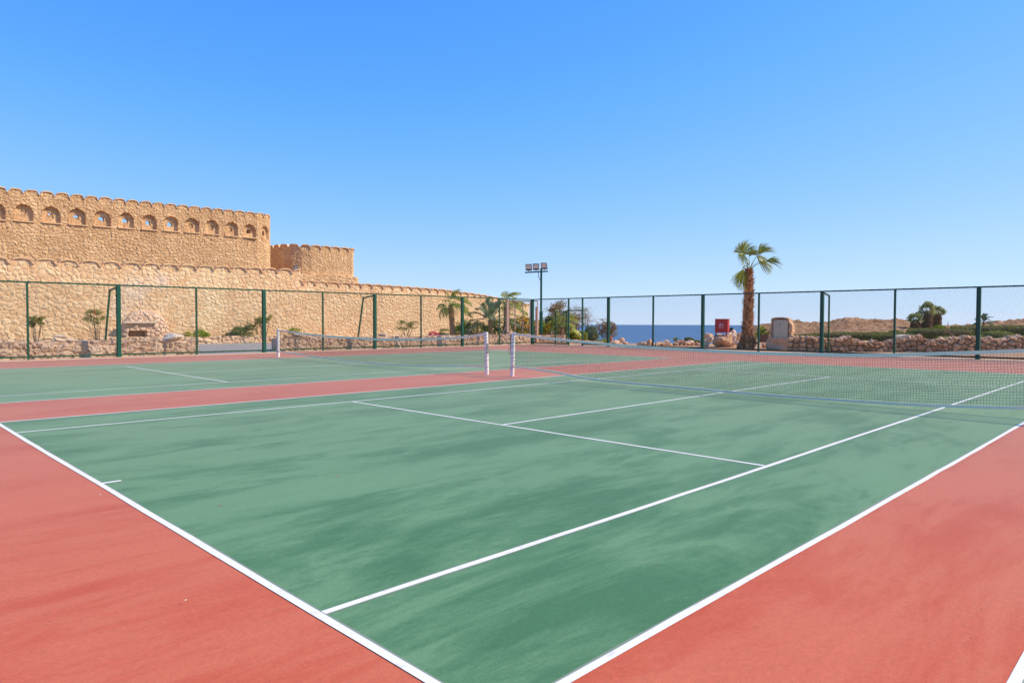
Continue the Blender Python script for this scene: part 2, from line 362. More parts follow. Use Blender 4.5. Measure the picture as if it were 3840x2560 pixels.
for i, c in enumerate((C1, C2, C3)):
    sheet('court_green', 0, LX, c['y0'], c['y1'], .0055, M['green'])
    pr = MB(); ln = MB()
    def both(a, b, w, sh=(0, 0)): line_strip(ln, pr, a, b, w, sh)
    W = .05; e = .025; B = .052
    both((-B/2, c['y0']), (LX+e, c['y0']), W+.003 if i == 1 else .048, (0, .011))
    both((-B/2, c['y1']), (LX+e, c['y1']), W+.003 if i < 2 else .048, (0, -.011))
    ls2 = [((B/2+.003, c['s0']), (LX-.04, c['s0'])), ((B/2+.003, c['s1']), (LX-.04, c['s1']))]
    for a, b in ls2: both(a, b, W)
    both((0, c['y0']+.03), (0, c['y1']-.03), B, (.011, 0)); both((LX, c['y0']+.03), (LX, c['y1']-.03), B, (-.011, 0))
    for x in (c['sv'], c['sv2']): both((x, c['s0']+.03), (x, c['s1']-.03), W)
    both((c['sv']+.03, c['c']), (c['sv2']-.03, c['c']), W)
    both((B/2, c['c']), (.19, c['c']), W); both((LX-.19, c['c']), (LX-B/2, c['c']), W)
    # crossings share a level only where the strips butt; lift the strips a hair apart
    V = np.concatenate(pr.v); pr.v = [v+np.array([0, 0, .00004*j]) for j, v in enumerate(pr.v)]; ln.v = [v+np.array([0, 0, .00004*j]) for j, v in enumerate(ln.v)]
    pr.build('line_primer', M['primer'], kind='structure'); ln.build('court_lines', M['line'], kind='structure')
# concrete strip below the fences
kb = MB(); kb.bbox((-12, 29.78, -.05), (32.15, 30.2, .018)); kb.bbox((31.68, -22, -.05), (32.12, 29.78, .022)); kb.build('fence_footing', M['slab'], kind='structure')
# road behind the gap in the low wall
sheet('road', -20, 38, 33.6, 47.4, .006, M['asphalt']); sheet('road_entrance', 10.2, 14.6, 30.2, 33.59, .0065, M['asphalt'])

# ------------------------------------------------------------------ displaced rubble masonry
def hash2(i, j, s):
    h = np.sin(i*127.1+j*311.7+s*74.7)*43758.5453; return h-np.floor(h)
def voro(u, v, seed=0.0):
    iu = np.floor(u); iv = np.floor(v); d1 = np.full(u.shape, 9.); d2 = np.full(u.shape, 9.); idd = np.zeros(u.shape); gx = np.zeros(u.shape); gy = np.zeros(u.shape)
    for a in (-1, 0, 1):
        for b in (-1, 0, 1):
            ci = iu+a; cj = iv+b
            x = ci+.1+.8*hash2(ci, cj, seed); y = cj+.1+.8*hash2(ci, cj, seed+1)
            wgt = .75+.5*hash2(ci, cj, seed+5)
            d = np.hypot(u-x, v-y)*wgt; r = hash2(ci, cj, seed+2)
            c = d < d1; d2 = np.where(c, d1, np.minimum(d2, d)); d1 = np.where(c, d, d1); idd = np.where(c, r, idd)
            gx = np.where(c, (u-x), gx); gy = np.where(c, v-y, gy)
    return d1, d2, idd, gx, gy
def path_eval(P, s):
    P = np.asarray(P, float); seg = np.hypot(*np.diff(P, axis=0).T); S_ = np.concatenate([[0], np.cumsum(seg)])
    return np.stack([np.interp(s, S_, P[:, 0]), np.interp(s, S_, P[:, 1])], -1), S_[-1]
def stone_wall(name, P, z0, ztop, thick, cell, amp, mat, res=.09, seed=1.0, niches=None, holes=None, parent=None, side=-1, rough=.35, **k):
    """P: plan path; the visible face looks to its right (side=-1) or left; ztop: function of distance along the path"""
    _, L = path_eval(P, np.array([0.0])); ns = int(L/res)+1; s = np.linspace(0, L, ns); zt = ztop(s)
    nz = max(3, int((zt.max()-z0)/res)+1); t = np.linspace(0, 1, nz)
    Sg, T = np.meshgrid(s, t, indexing='ij'); Zg = z0+T*(zt[:, None]-z0)
    pos, _ = path_eval(P, s); sm = max(1, int(.35/res))
    tan = np.gradient(pos, axis=0)
    if len(P) > 2:
        ker = np.ones(2*sm+1)/(2*sm+1); tan = np.stack([np.convolve(np.pad(tan[:, i], sm, 'edge'), ker, 'valid') for i in (0, 1)], -1)
    tan /= np.linalg.norm(tan, axis=1)[:, None]
    nrm = np.stack([tan[:, 1], -tan[:, 0]], -1)*(1 if side == -1 else -1)
    wu = Sg/cell+.35*np.sin(Zg*1.9/cell*.35+seed)+.18*np.sin(Zg*5.1+Sg*2.3); wv = Zg/(cell*.82)+.3*np.sin(Sg*1.3/cell*.4)+.15*np.sin(Sg*4.7+Zg*3.1)
    d1, d2, idd, gx, gy = voro(wu, wv, seed)
    e = np.clip((d2-d1)*1.0, 0, 1); dome = 1-np.exp(-e*5.5)
    tx = hash2(np.round(idd*9999), 3, 1)-.5; ty = hash2(np.round(idd*9999), 7, 2)-.5
    disp = amp*(dome*(.55+.6*idd)+(gx*tx+gy*ty)*.9*dome)
    f1, f2, i2, _, _ = voro(wu*2.7+3, wv*2.7, seed+9); disp += amp*.36*rough/.35*(1-np.exp(-(f2-f1)*5))*(.4+i2)
    crack = e.copy(); smooth_mask = np.zeros(Sg.shape, bool)
    if niches:
        for (cs, zb, r, hs, dep) in niches:
            ins = (np.abs(Sg-cs) < r) & (Zg > zb) & ((Zg < zb+hs) | (np.hypot(Sg-cs, Zg-zb-hs) < r))
            disp = np.where(ins, disp*.55-dep, disp)
    keep = None
    if holes:
        keep = np.ones(Sg.shape, bool)
        for (cs, zb, r, hs) in holes:
            ins = (np.abs(Sg-cs) < r) & (Zg > zb) & ((Zg < zb+hs) | (np.hypot(Sg-cs, Zg-zb-hs) < r)); keep &= ~ins
    X = pos[:, None, 0]+nrm[:, None, 0]*disp; Y = pos[:, None, 1]+nrm[:, None, 1]*disp
    V = np.stack([X, Y, Zg], -1).reshape(-1, 3)
    var = np.clip(idd+.35*(hash2(np.floor(Sg/.8+np.sin(Zg*1.7)), np.floor(Zg/.6+np.sin(Sg*1.3)), 4)-.5), 0, 1).ravel(); cra = crack.ravel()
    # back sheet, straight
    nb = nrm*-thick
    Vb = np.stack([np.broadcast_to((pos[:, 0]+nb[:, 0])[:, None], Sg.shape), np.broadcast_to((pos[:, 1]+nb[:, 1])[:, None], Sg.shape), Zg], -1)
    Fc = []
    idx = np.arange(ns*nz).reshape(ns, nz)
    q = np.stack([idx[:-1, :-1], idx[1:, :-1], idx[1:, 1:], idx[:-1, 1:]], -1).reshape(-1, 4)
    if side != -1: q = q[:, ::-1]
    if keep is not None:
        kk = (keep[:-1, :-1] & keep[1:, :-1] & keep[1:, 1:] & keep[:-1, 1:]).ravel(); qq = q[kk]
    else: qq = q
    N = ns*nz; off = N
    if holes:
        V = np.concatenate([V, Vb.reshape(-1, 3)]); qb = qq[:, ::-1]+N; var = np.tile(var, 2); cra = np.tile(cra, 2); faces = np.concatenate([qq, qb]).tolist()
        # rims wherever a front edge has one face
        from collections import Counter
        cnt = Counter()
        E_ = np.concatenate([qq[:, [0, 1]], qq[:, [1, 2]], qq[:, [2, 3]], qq[:, [3, 0]]])
        st = set(map(tuple, E_.tolist()))
        for a, b in st:
            if (b, a) not in st: faces.append([b, a, a+N, b+N])
    else:
        # low-res back: bottom and top rows only
        bb = np.concatenate([Vb[:, 0, :], Vb[:, -1, :]]); V = np.concatenate([V, bb]); var = np.concatenate([var, np.full(2*ns, .5)]); cra = np.concatenate([cra, np.full(2*ns, .5)])
        faces = qq.tolist(); B0 = N; T0 = N+ns
        for i in range(ns-1):
            f = [int(idx[i, -1]), int(idx[i+1, -1]), T0+i+1, T0+i]; g = [T0+i, T0+i+1, B0+i+1, B0+i]
            if side != -1: f = f[::-1]; g = g[::-1]
            faces += [f, g]
        e0 = [int(v) for v in idx[0, :]]+[T0, B0]; e1 = [int(v) for v in idx[-1, :]][::-1]+[B0+ns-1, T0+ns-1]
        if side != -1: e0 = e0[::-1]; e1 = e1[::-1]
        faces += [e0, e1]
    me = bpy.data.meshes.new(name); me.from_pydata(V.tolist(), [], faces)
    for nme, dat in (('var', var), ('crack', cra)):
        a_ = me.attributes.new(nme, 'FLOAT', 'POINT'); a_.data.foreach_set('value', dat.astype(np.float32))
    me.update()
    return link(name, me, mat, parent, **k)
def scallop(s, P, ph, base, D, rise, duty=.69):
    t = np.mod((s-ph)/P, 1.0)
    return base+np.where(t < duty, rise*np.sin(PI*t/duty), -D*np.power(np.maximum(np.sin(PI*(t-duty)/(1-duty)), 0), .6)-.03)
def coping(name, P, ztop, out, hgt, depth, mat, parent=None, step=.06, side=-1):
    _, L = path_eval(P, np.array([0.0])); s = np.arange(0, L, step); pos, _ = path_eval(P, s); tan = np.gradient(pos, axis=0); tan /= np.linalg.norm(tan, axis=1)[:, None]
    nrm = np.stack([tan[:, 1], -tan[:, 0]], -1)*(1 if side == -1 else -1); z = ztop(s); V = []
    wob = np.array([mnoise.noise(Vector((q*1.7, 5, 1)))*.025 for q in s])
    for i in range(len(s)):
        a = pos[i]+nrm[i]*(out+wob[i]); b = pos[i]-nrm[i]*depth
        V += [(a[0], a[1], z[i]-hgt*.6+wob[i]), (a[0], a[1], z[i]+hgt*.4+wob[i]), (b[0], b[1], z[i]+hgt*.4), (b[0], b[1], z[i]-hgt*.6)]
    Fc = []
    for i in range(len(s)-1):
        for k in range(4): Fc.append((4*i+k, 4*i+(k+1) % 4, 4*i+4+(k+1) % 4, 4*i+4+k))
    Fc += [(0, 3, 2, 1), tuple(4*(len(s)-1)+k for k in range(4))]
    if side != -1: Fc = [f[::-1] for f in Fc]
    me = bpy.data.meshes.new(name); me.from_pydata(V, [], [f[::-1] for f in Fc]); me.update()
    return link(name, me, mat, parent)

# castle (upper wall)
castle = empty('castle', (8, 52, 0), label='tall sand coloured stone fortress wall with a row of arched niches below its scalloped parapet', cat='castle')
X0 = -12.0
CP = [(X0, 52.0), (21.2, 52.0), (22.9, 52.1), (23.8, 52.4), (24.35, 52.9), (24.62, 53.7), (24.68, 62.0)]
zc = lambda s: scallop(s, .857, 7.34-X0+.12, 9.93+.0165*np.clip(s+X0-6, -6, 20), .2, .05, .72)
arx = [7.33+1.497*k for k in range(-9, 13)]
arz = lambda x: 7.98+.022*(min(x, 18)-7.3)
nic = [(x-X0, arz(x), .49, .54, .19) for x in arx if X0+1 < x < 25.6]
hol = [(x-X0-.02, arz(x)+.36, .15, .14) for x in arx if X0+1 < x < 25.6]
stone_wall('wall', CP, 2.5, zc, .5, .27, .055, M['castle'], .046, 3.0, nic, hol, castle)
coping('coping', CP, zc, .1, .065, .3, M['coping'], castle)
for x in arx:
    if X0+1 < x < 23.3: MB().bbox((x-.54, 51.87, arz(x)-.08), (x+.57, 52.2, arz(x)-.01)).build('niche_sill', M['coping'], castle)
stone_wall('inner_wall', [(X0, 57.5), (11.2, 57.5)], 2.5, lambda s: scallop(s, 1.1, 0, 9.42, .2, .05), .4, .36, .06, M['castle'], .12, 5.0, None, None, castle)
stone_wall('inner_wall', [(11.25, 57.2), (15.5, 57.2)], 2.5, lambda s: scallop(s, 1.1, 0, 9.12, .2, .05), .4, .36, .06, M['castle'], .12, 5.0, None, None, castle)
stone_wall('inner_wall', [(18.4, 55.6), (24.0, 55.6)], 2.5, lambda s: scallop(s, 1.1, 0, 9.6, .2, .05), .4, .36, .06, M['castle'], .12, 6.0, None, None, castle)
# second tower, round-cornered
tower = empty('tower', (31, 56, 0), label='lower round cornered stone tower standing right of the fortress wall', cat='tower')
TP = [(28.0, 66.0), (27.9, 60.4), (27.75, 59.2), (27.78, 58.3), (28.0, 57.5), (28.45, 56.85), (29.1, 56.4), (29.95, 56.12), (31, 56.0), (34.1, 56.0), (34.35, 56.15), (34.5, 56.5), (34.6, 62.0)]
zt_ = lambda s: scallop(s, .98, .3, 8.48, .2, .06, .72)
stone_wall('wall', TP, 2.5, zt_, .6, .27, .05, M['castle'], .075, 8.0, None, None, tower)
coping('coping', TP, zt_, .13, .09, .3, M['coping'], tower)
stone_wall('plinth', [(28.6, 55.8), (34.4, 55.75), (34.75, 56.0), (34.85, 60.0)], 2.5, lambda s: 5.82+.03*np.sin(s*3), .5, .34, .07, M['castle'], .08, 9.0, None, None, tower)
# retaining wall in front
ret = empty('retaining_wall', (15, 46, 0), label='long sunlit rubble stone wall with wavy coping running behind the left fence', cat='wall')
RP1 = [(X0, 46.0), (23.45, 46.0)]
RP2 = [(23.42, 46.02), (31, 46.0), (36, 46.25), (41, 46.9), (46, 48.0), (50, 49.2), (52.6, 50.1)]
zr1 = lambda s: scallop(s, 1.147, 5.56-X0+.17, 5.06+.016*np.clip(s+X0-5, -10, 20), .2, .07, .72)
zr2 = lambda s: scallop(s, 1.02, .42, np.interp(s, [0, 7, 14, 20, 25, 30], [4.56, 4.5, 4.36, 4.06, 3.68, 3.32]), .19, .07, .72)
stone_wall('wall_section', RP1, -.1, zr1, .5, .34, .056, M['wall'], .062, 11.0, None, None, ret)
stone_wall('wall_section', RP2, -.1, zr2, .5, .33, .056, M['wall'], .07, 12.0, None, None, ret)
coping('coping', RP1, zr1, .14, .075, .3, M['coping'], ret); coping('coping', RP2, zr2, .14, .075, .3, M['coping'], ret)
# rubble planter kerb along the foot of the retaining wall
def zk(lo, amp, sc, seed):
    return lambda s: lo+amp*np.array([mnoise.noise(Vector((q*sc, seed, 2.2)))+.4*mnoise.noise(Vector((q*sc*3.1, seed, 5.2))) for q in s])
stone_wall('rubble_kerb', [(X0, 44.6), (2, 44.6), (11.5, 44.8), (24.5, 44.9)], -.1, zk(.48, .12, 1.3, 1), .45, .34, .12, M['kerbstone'], .08, 14.0,
           label='low rubble kerb wall at the foot of the retaining wall beyond the road', cat='kerb wall')
# low wall directly behind the left fence
stone_wall('low_wall', [(-9, 31.0), (10.45, 31.0)], -.05, zk(.69, .035, .7, 4), .55, .5, .085, M['pink'], .06, 21.0,
           label='low pinkish rubble wall behind the left fence, left of the road gap', cat='wall', rough=.8)
stone_wall('low_wall', [(14.3, 31.0), (30.5, 31.0), (33.4, 31.0)], -.05, zk(.66, .035, .7, 8), .55, .46, .085, M['pink'], .06, 23.0,
           label='long low pinkish rubble wall behind the left fence, right of the road gap', cat='wall', rough=.8)
stone_wall('low_wall', [(33.45, 31.0), (35.5, 30.2), (35.9, 30.35)], -.05, zk(.58, .03, .7, 9), .5, .4, .1, M['kerbstone'], .06, 25.0,
           label='short low rubble wall end behind the fence corner and the lamp mast', cat='wall', rough=.8)

# ------------------------------------------------------------------ rocks
def ico():
    import bmesh
    bm = bmesh.new(); bmesh.ops.create_icosphere(bm, subdivisions=3, radius=1.0)
    V = np.array([v.co[:] for v in bm.verts]); Fc = [tuple(v.index for v in f.verts) for f in bm.faces]; bm.free(); return V, Fc
ICOV, ICOF = ico()
def rock(mb, c, h, yaw=0, seed=0, rough=.22, facet=.55):
    r = np.random.default_rng(seed); V = ICOV.copy()
    # flatten against a few random planes for an angular field stone
    for _ in range(9):
        n = r.normal(size=3); n /= np.linalg.norm(n); d = r.uniform(facet, .92); k = V@n; V = V-np.outer(np.maximum(k-d, 0), n)
    off = r.uniform(0, 50, 3)
    nz = np.array([mnoise.fractal(Vector(v*1.6+off), 1.0, 2.0, 4) for v in V]); V = V*(1+rough*nz)[:, None]
    V = V*np.asarray(h); cy, sy = math.cos(yaw), math.sin(yaw)
    V = V@np.array([[cy, sy, 0], [-sy, cy, 0], [0, 0, 1]]); mb.add(V+np.asarray(c), ICOF, float(r.uniform(0, 1)))
def boulder(name, c, h, yaw, seed, mat, label, group=None, cat='rock', rough=.22, facet=.6):
    mb = MB(); rock(mb, (0, 0, 0), h, yaw, seed, rough, facet)
    o = mb.build(name, mat, smooth=False, attr=True, label=label, cat=cat, group=group); o.location = tuple(c); return o
# dry-stone wall on the right
SW = [gnd(2955, 36.6), gnd(3060, 36.2), gnd(3400, 35.9), gnd(3840, 35.7), gnd(4250, 35.6)]
SWP = [(p[0], p[1]) for p in SW]
def drystone(name, P, hfun, size, label, seed, thick=.45, **k):
    r = np.random.default_rng(seed); mb = MB(); _, L = path_eval(P, np.array([0.0]))
    z = .0; row = 0; kk = 0
    rows = int(round(hfun(0)/(size*.72)))+2
    for row in range(rows):
        s = -r.uniform(0, size)
        while s < L:
            w = size*r.uniform(.6, 1.35); hh = size*r.uniform(.55, .95)
            zc_ = row*size*.66+size*.3+r.normal()*.03
            top = hfun(s+w/2)
            if zc_+hh*.3 < top:
                p, _ = path_eval(P, np.array([s+w/2])); q, _ = path_eval(P, np.array([s+w/2+.05])); t = q[0]-p[0]
                if np.linalg.norm(t) < 1e-6: t = np.array([1.0, 0])
                t /= np.linalg.norm(t); yaw = math.atan2(t[1], t[0])
                rock(mb, (p[0][0], p[0][1], min(zc_, top-hh*.4)), (w*.56, thick*.6, hh*.66), yaw+r.normal()*.2, seed*1000+kk, .2, .4); kk += 1
            s += w*.93
    o = mb.build(name, M['rock'], attr=True, label=label, cat='wall'); return o
M['dry'] = stone_mat('dry_stone', lin((206, 158, 118)), lin((242, 198, 156)), lin((60, 38, 26)), 1.2, cw=.2)
dt = lambda q: .80+.05*math.sin(q*2.3)+.04*math.sin(q*5.1)-(.14 if 3.1 < q < 5.4 else 0)-(.12 if 3.5 < q < 4.2 else 0)
sw = stone_wall('dry_stone_wall', SWP, -.05, lambda s: np.array([dt(q)-.13 for q in s]), .5, .31, .17, M['dry'], .035, 31.0, label='dry stone wall of stacked brown boulders in front of the hedges', cat='wall', rough=.5)
tr = MB(); q = 0.0; _, LW = path_eval(SWP, np.array([0.0])); kk = 0
while q < LW:
    wq = random.uniform(.16, .36); p, _ = path_eval(SWP, np.array([q+wq/2])); rock(tr, (p[0][0]+FH[0]*.12, p[0][1]+FH[1]*.12, dt(q)-.13+random.uniform(-.02, .06)), (wq*.56, .26, random.uniform(.09, .17)), -PI/4+random.uniform(-.2, .2), 7000+kk, .2, .45); q += wq*.9; kk += 1
tr.build('top_stones', M['rock'], sw, attr=True)
# low rubble rows near the cliff edge
RW1 = [gnd(2405, 44.0), gnd(2480, 44.0), gnd(2640, 45.0)]
drystone('rubble_row', [(p[0], p[1]) for p in RW1], lambda s: .30+.06*math.sin(s*3), .3, 'low row of rubble stones on the cliff edge beside the sea view', 9, .5)
RW2 = [gnd(2042, 50.5), gnd(2150, 49.5), gnd(2262, 47.0)]
drystone('rubble_row', [(p[0], p[1]) for p in RW2], lambda s: .34-.035*s, .2, 'low rubble edging below the round clipped hedge, behind the gate', 13, .4)
def px_rock(name, px, py, w_px, h_px, depth, seed, mat, label, group=None, **k):
    c = at(px, py, depth); sc = depth/F_PX
    return boulder(name, c, (w_px*sc/2, w_px*sc/2*.8, h_px*sc/2), -PI/4+seed*.3, seed, mat, label, group, **k)
px_rock('boulder', 2308, 1283, 40, 18, 45.5, 31, M['rock'], 'flat brown boulder right of the orange cone at the cliff edge', 'boulders at the cliff edge')
px_rock('boulder', 2330, 1276, 26, 24, 46, 32, M['rock'], 'pointed boulder nearest the open sea, right of the orange cone', 'boulders at the cliff edge')
px_rock('boulder', 2345, 1286, 24, 12, 45.5, 33, M['rock'], 'small flat boulder at the left edge of the sea view', 'boulders at the cliff edge')
px_rock('boulder', 2430, 1285, 32, 20, 44.5, 34, M['palerock'], 'pale boulder at the left end of the rubble row by the sea', 'boulders at the cliff edge')
px_rock('boulder', 2500, 1281, 34, 16, 45.2, 35, M['palerock'], 'pale low boulder on the rubble row beside the agave', 'boulders at the cliff edge')
px_rock('boulder', 2585, 1283, 44, 18, 45.6, 36, M['palerock'], 'long pale boulder below the small clipped bush by the sea', 'boulders at the cliff edge')
px_rock('boulder', 2655, 1270, 50, 46, 46, 37, M['rock'], 'tall brown boulder left of the red hose cabinet', 'boulders round the hose cabinet')
px_rock('boulder', 2650, 1287, 24, 28, 42.5, 38, M['palerock'], 'smooth whitish boulder at the foot of the fence post left of the red cabinet', 'boulders round the hose cabinet')
px_rock('boulder', 2663, 1268, 20, 18, 42.9, 39, M['palerock'], 'small pale boulder perched left of the red cabinet plinth', 'boulders round the hose cabinet')
px_rock('boulder', 2752, 1251, 24, 32, 43, 40, M['palerock'], 'upright pale boulder right of the red cabinet plinth', 'boulders round the hose cabinet')
px_rock('boulder', 2768, 1263, 32, 34, 43.6, 41, M['rock'], 'rough boulder between the red cabinet and the tall palm', 'boulders round the hose cabinet')
px_rock('boulder', 2762, 1285, 18, 22, 42, 42, M['palerock'], 'small broken stone at the foot of the tall palm, red cabinet side', 'boulders round the hose cabinet')
px_rock('boulder', 2775, 1292, 16, 18, 41.2, 43, M['palerock'], 'smallest pale stone touching the tall palm base', 'boulders round the hose cabinet')
px_rock('boulder', 2868, 1294, 30, 22, 41, 44, M['rock'], 'brown stone left of the grey cabinet plinth under the rusty panel', 'boulders round the grey cabinet')
px_rock('boulder', 2988, 1300, 26, 14, 38.6, 45, M['palerock'], 'pale stone heaped at the right foot of the grey cabinet plinth', 'boulders round the grey cabinet')
px_rock('boulder', 3002, 1303, 20, 12, 38.0, 46, M['palerock'], 'small pale stone against the left end of the dry stone wall', 'boulders round the grey cabinet')
# capstones on the low walls (px, y, width, height)
for k_, (px, py, w, h, lab) in enumerate([
        (243, 1262, 104, 32, 'whitish capstone on the left low wall, left of the big fence post'),
        (636, 1256, 96, 30, 'whitish capstone on the left low wall near the road gap'),
        (1118, 1250, 74, 24, 'flat whitish capstone on the low wall just right of the far net post'),
        (1440, 1252, 62, 18, 'whitish capstone on the low wall behind the middle of the far net'),
        (1668, 1256, 60, 22, 'grey capstone beside the pink flowers on the low wall'),
        (1925, 1252, 52, 18, 'pale capstone on the low wall above the right hand white net post')]):
    d = (31.3-CAM[1])/ray(px, py)[1]
    px_rock('capstone', px, py+6, w, h, d, 60+k_, M['palerock'], lab, 'capstones on the low walls', cat='capstone', rough=.25, facet=.3)

# oven-like rubble niche on the retaining wall
ov = empty('rubble_niche', (12, 45.6, 0), label='pale arched rubble bulge with a lintel and dark slot on the retaining wall', cat='stone niche')
def on_y(px, py, Y):
    d = ray(px, py); t = (Y-CAM[1])/d[1]; return CAM+t*d
def niche_bulge():
    a = on_y(452, 1260, 45.6); b = on_y(645, 1260, 45.6); top = on_y(545, 1160, 45.6)[2]
    n = 90; k = 60; V = []; var = []; cr = []
    u = np.linspace(-1, 1, n); w = np.linspace(0, 1, k); U, W_ = np.meshgrid(u, w, indexing='ij')
    cx = (a[0]+b[0])/2; hw = (b[0]-a[0])/2; hmax = np.power(np.maximum(1-np.abs(U)**2.6, 0), .5)*(top-.1)+.1
    X = cx+U*hw; Zz = W_*hmax
    d1, d2, idd, _, _ = voro(X/.3, Zz/.26, 2.0)
    env = np.power(np.maximum(1-np.abs(U)**4, 0), .5)*np.power(np.maximum(1-W_**5, 0), .5)
    Yy = 45.95-env*(.36+.11*(1-np.exp(-(d2-d1)*5))*(0.5+idd))
    c0 = on_y(482, 1240, 45.6); c1 = on_y(548, 1262, 45.6)
    slot = (X > c0[0]) & (X < c1[0]) & (Zz < c0[2]) & (Zz > c1[2]); Yy = np.where(slot, 45.9, Yy)
    V = np.stack([X, Yy, Zz], -1).reshape(-1, 3); idx = np.arange(n*k).reshape(n, k)
    q = np.stack([idx[:-1, :-1], idx[1:, :-1], idx[1:, 1:], idx[:-1, 1:]], -1).reshape(-1, 4)
    me = bpy.data.meshes.new('bulge'); me.from_pydata(V.tolist(), [], q.tolist())
    for nme, dat in (('var', idd.ravel()), ('crack', (d2-d1).ravel())):
        a_ = me.attributes.new(nme, 'FLOAT', 'POINT'); a_.data.foreach_set('value', dat.astype(np.float32))
    me.update(); link('bulge', me, M['pink'], ov)
    l0 = on_y(462, 1208, 45.4); l1 = on_y(588, 1208, 45.4)
    MB().bbox((l0[0], 45.34, l0[2]-.05), (l1[0], 45.62, l0[2]+.05)).build('lintel', M['slab'], ov)
    MB().bbox((c0[0], 45.84, c1[2]), (c1[0], 45.87, c0[2])).build('slot', M['deep'], ov)
niche_bulge()

# ------------------------------------------------------------------ fences
FY, FX, FH_ = 30.0, 32.0, 3.015
def chainlink(p0, p1, z0, z1, name, parent, off, ties=()):
    p0 = np.array(p0, float); p1 = np.array(p1, float); L = np.linalg.norm(p1-p0); d = (p1-p0)/L; nrm = np.array([-d[1], d[0]])
    H = z1-z0; mb = []; fc = []; sp = .075; w = .0016; c = 0
    V = []
    for sgn in (1, -1):
        s = -H if sgn == 1 else 0.0
        end = L if sgn == 1 else L+H
        while s < end:
            # wire from (s,z0) to (s+sgn*H, z1), clipped to [0,L]
            a0, a1 = s, s+sgn*H; t0, t1 = 0.0, 1.0
            if sgn == 1:
                if a0 < 0: t0 = -a0/H
                if a1 > L: t1 = (L-a0)/H
            else:
                if a0 > L: t0 = (a0-L)/H
                if a1 < 0: t1 = a0/H
            if t1 > t0+.01:
                A = p0+d*(a0+sgn*H*t0); B = p0+d*(a0+sgn*H*t1); za = z0+H*t0; zb = z0+H*t1
                dx = d*(w*.7*1.2); oo = nrm*(off+sgn*.0025)
                for (P_, zz) in ((A, za), (B, zb)):
                    V += [(P_[0]+oo[0]-dx[0], P_[1]+oo[1]-dx[1], zz+sgn*w), (P_[0]+oo[0]+dx[0], P_[1]+oo[1]+dx[1], zz-sgn*w), (P_[0]+oo[0]+nrm[0]*w*1.5, P_[1]+oo[1]+nrm[1]*w*1.5, zz)]
                fc += [(c, c+1, c+4, c+3), (c+1, c+2, c+5, c+4), (c+2, c, c+3, c+5)]; c += 6
            s += sp
    nw = len(fc); tb = MB(); tb.n = c
    for z in ties:
        s = .12
        while s < L:
            q = p0+d*s; tb.box((q[0], q[1], z), (.009, .036, .036), (np.array([d[0], d[1], 0]), np.array([nrm[0], nrm[1], 0]), Z)); s += .33+rng.normal()*.02
    if ties: V += np.concatenate(tb.v).tolist(); fc += tb.f
    me = bpy.data.meshes.new(name); me.from_pydata(V, [], fc); me.materials.append(M['wire']); me.materials.append(M['tie'])
    me.polygons.foreach_set('material_index', [0]*nw+[1]*(len(fc)-nw)); me.update(); return link(name, me, None, parent)
def Hpost(p, w, z1, parent, name='post'):
    # two channels back to back: a bright groove down the middle
    mb = MB(); x, y = p; h = w/2
    mb.bbox((x-h, y-h, 0), (x+h, y-h*.62, z1)); mb.bbox((x-h, y+h*.62, 0), (x+h, y+h, z1)); mb.bbox((x-h*.72, y-h*.62, 0), (x+h*.72, y+h*.62, z1))
    return bevel(mb.build(name, M['post'], parent), .006, 1)
fl = empty('fence', (12, FY, 0), label='tall green chain link fence along the left side in front of the stone walls', cat='fence')
PXS = [3.73+3.15*k for k in range(-3, 9)]
for i, x in enumerate(PXS):
    big = (i % 2 == 0)
    if big: Hpost((x, FY), .15, FH_-.03, fl)
    else: MB().bbox((x-.035, FY-.035, 0), (x+.035, FY+.035, FH_-.03)).build('post', M['rail'], fl)
for x in (6.88, 19.48):
    mb = MB(); mb.beam((x-.02, FY+.08, 2.93), (x-.03, 31.05, 2.83), .07); mb.beam((x-.03, 31.07, 2.86), (x-.15, 31.6, .0), .07); mb.build('brace', M['rail'], fl)
MB().bbox((-6, FY-.03, FH_-.03), (FX-.1, FY+.03, FH_+.03)).build('top_rail', M['rail'], fl)
MB().bbox((-6, FY-.03, .10), (FX-.1, FY+.03, .16)).build('bottom_rail', M['rail'], fl)
chainlink((-6, FY), (FX-.08, FY), .13, FH_, 'wire_mesh', fl, -.045, (FH_, .13))
fr = empty('fence', (FX, 12, 0), label='tall green chain link fence across the far end, with a gate and the sea behind', cat='fence')
Hpost((FX, FY-.02), .17, FH_+.02, fr, 'corner_post')
posts_y = [(26.79, 0), (25.65, 0), (23.62, 1), (20.42, 0), (17.25, 1), (14.08, 0), (10.93, 1), (7.76, 0), (4.61, 1), (1.45, 0), (-1.7, 1), (-4.85, 0)]
for y, big in posts_y:
    if big: Hpost((FX, y), .15, FH_-.03, fr)
    else: MB().bbox((FX-.04, y-.04, 0), (FX+.04, y+.04, FH_-.03)).build('post', M['post'], fr)
for y in (10.93, -1.7):
    mb = MB(); mb.beam((FX+.08, y-.03, 2.95), (32.65, y-.08, 2.82), .065); mb.beam((32.65, y-.08, 2.85), (33.2, y+.12, .0), .065); mb.build('brace', M['rail'], fr)
MB().bbox((FX-.03, -5, FH_-.03), (FX+.03, FY-.1, FH_+.03)).build('top_rail', M['post'], fr)
MB().bbox((FX-.03, -5, .08), (FX+.03, 25.6, .15)).build('bottom_rail', M['tie'], fr)
MB().bbox((FX-.03, 26.83, .08), (FX+.03, FY-.1, .15)).build('bottom_rail', M['tie'], fr)
zg = at(2158, 1164, 43.7)[2]
MB().bbox((FX-.035, 25.69, zg-.035), (FX+.035, 26.75, zg+.035)).build('gate_header', M['tie'], fr)
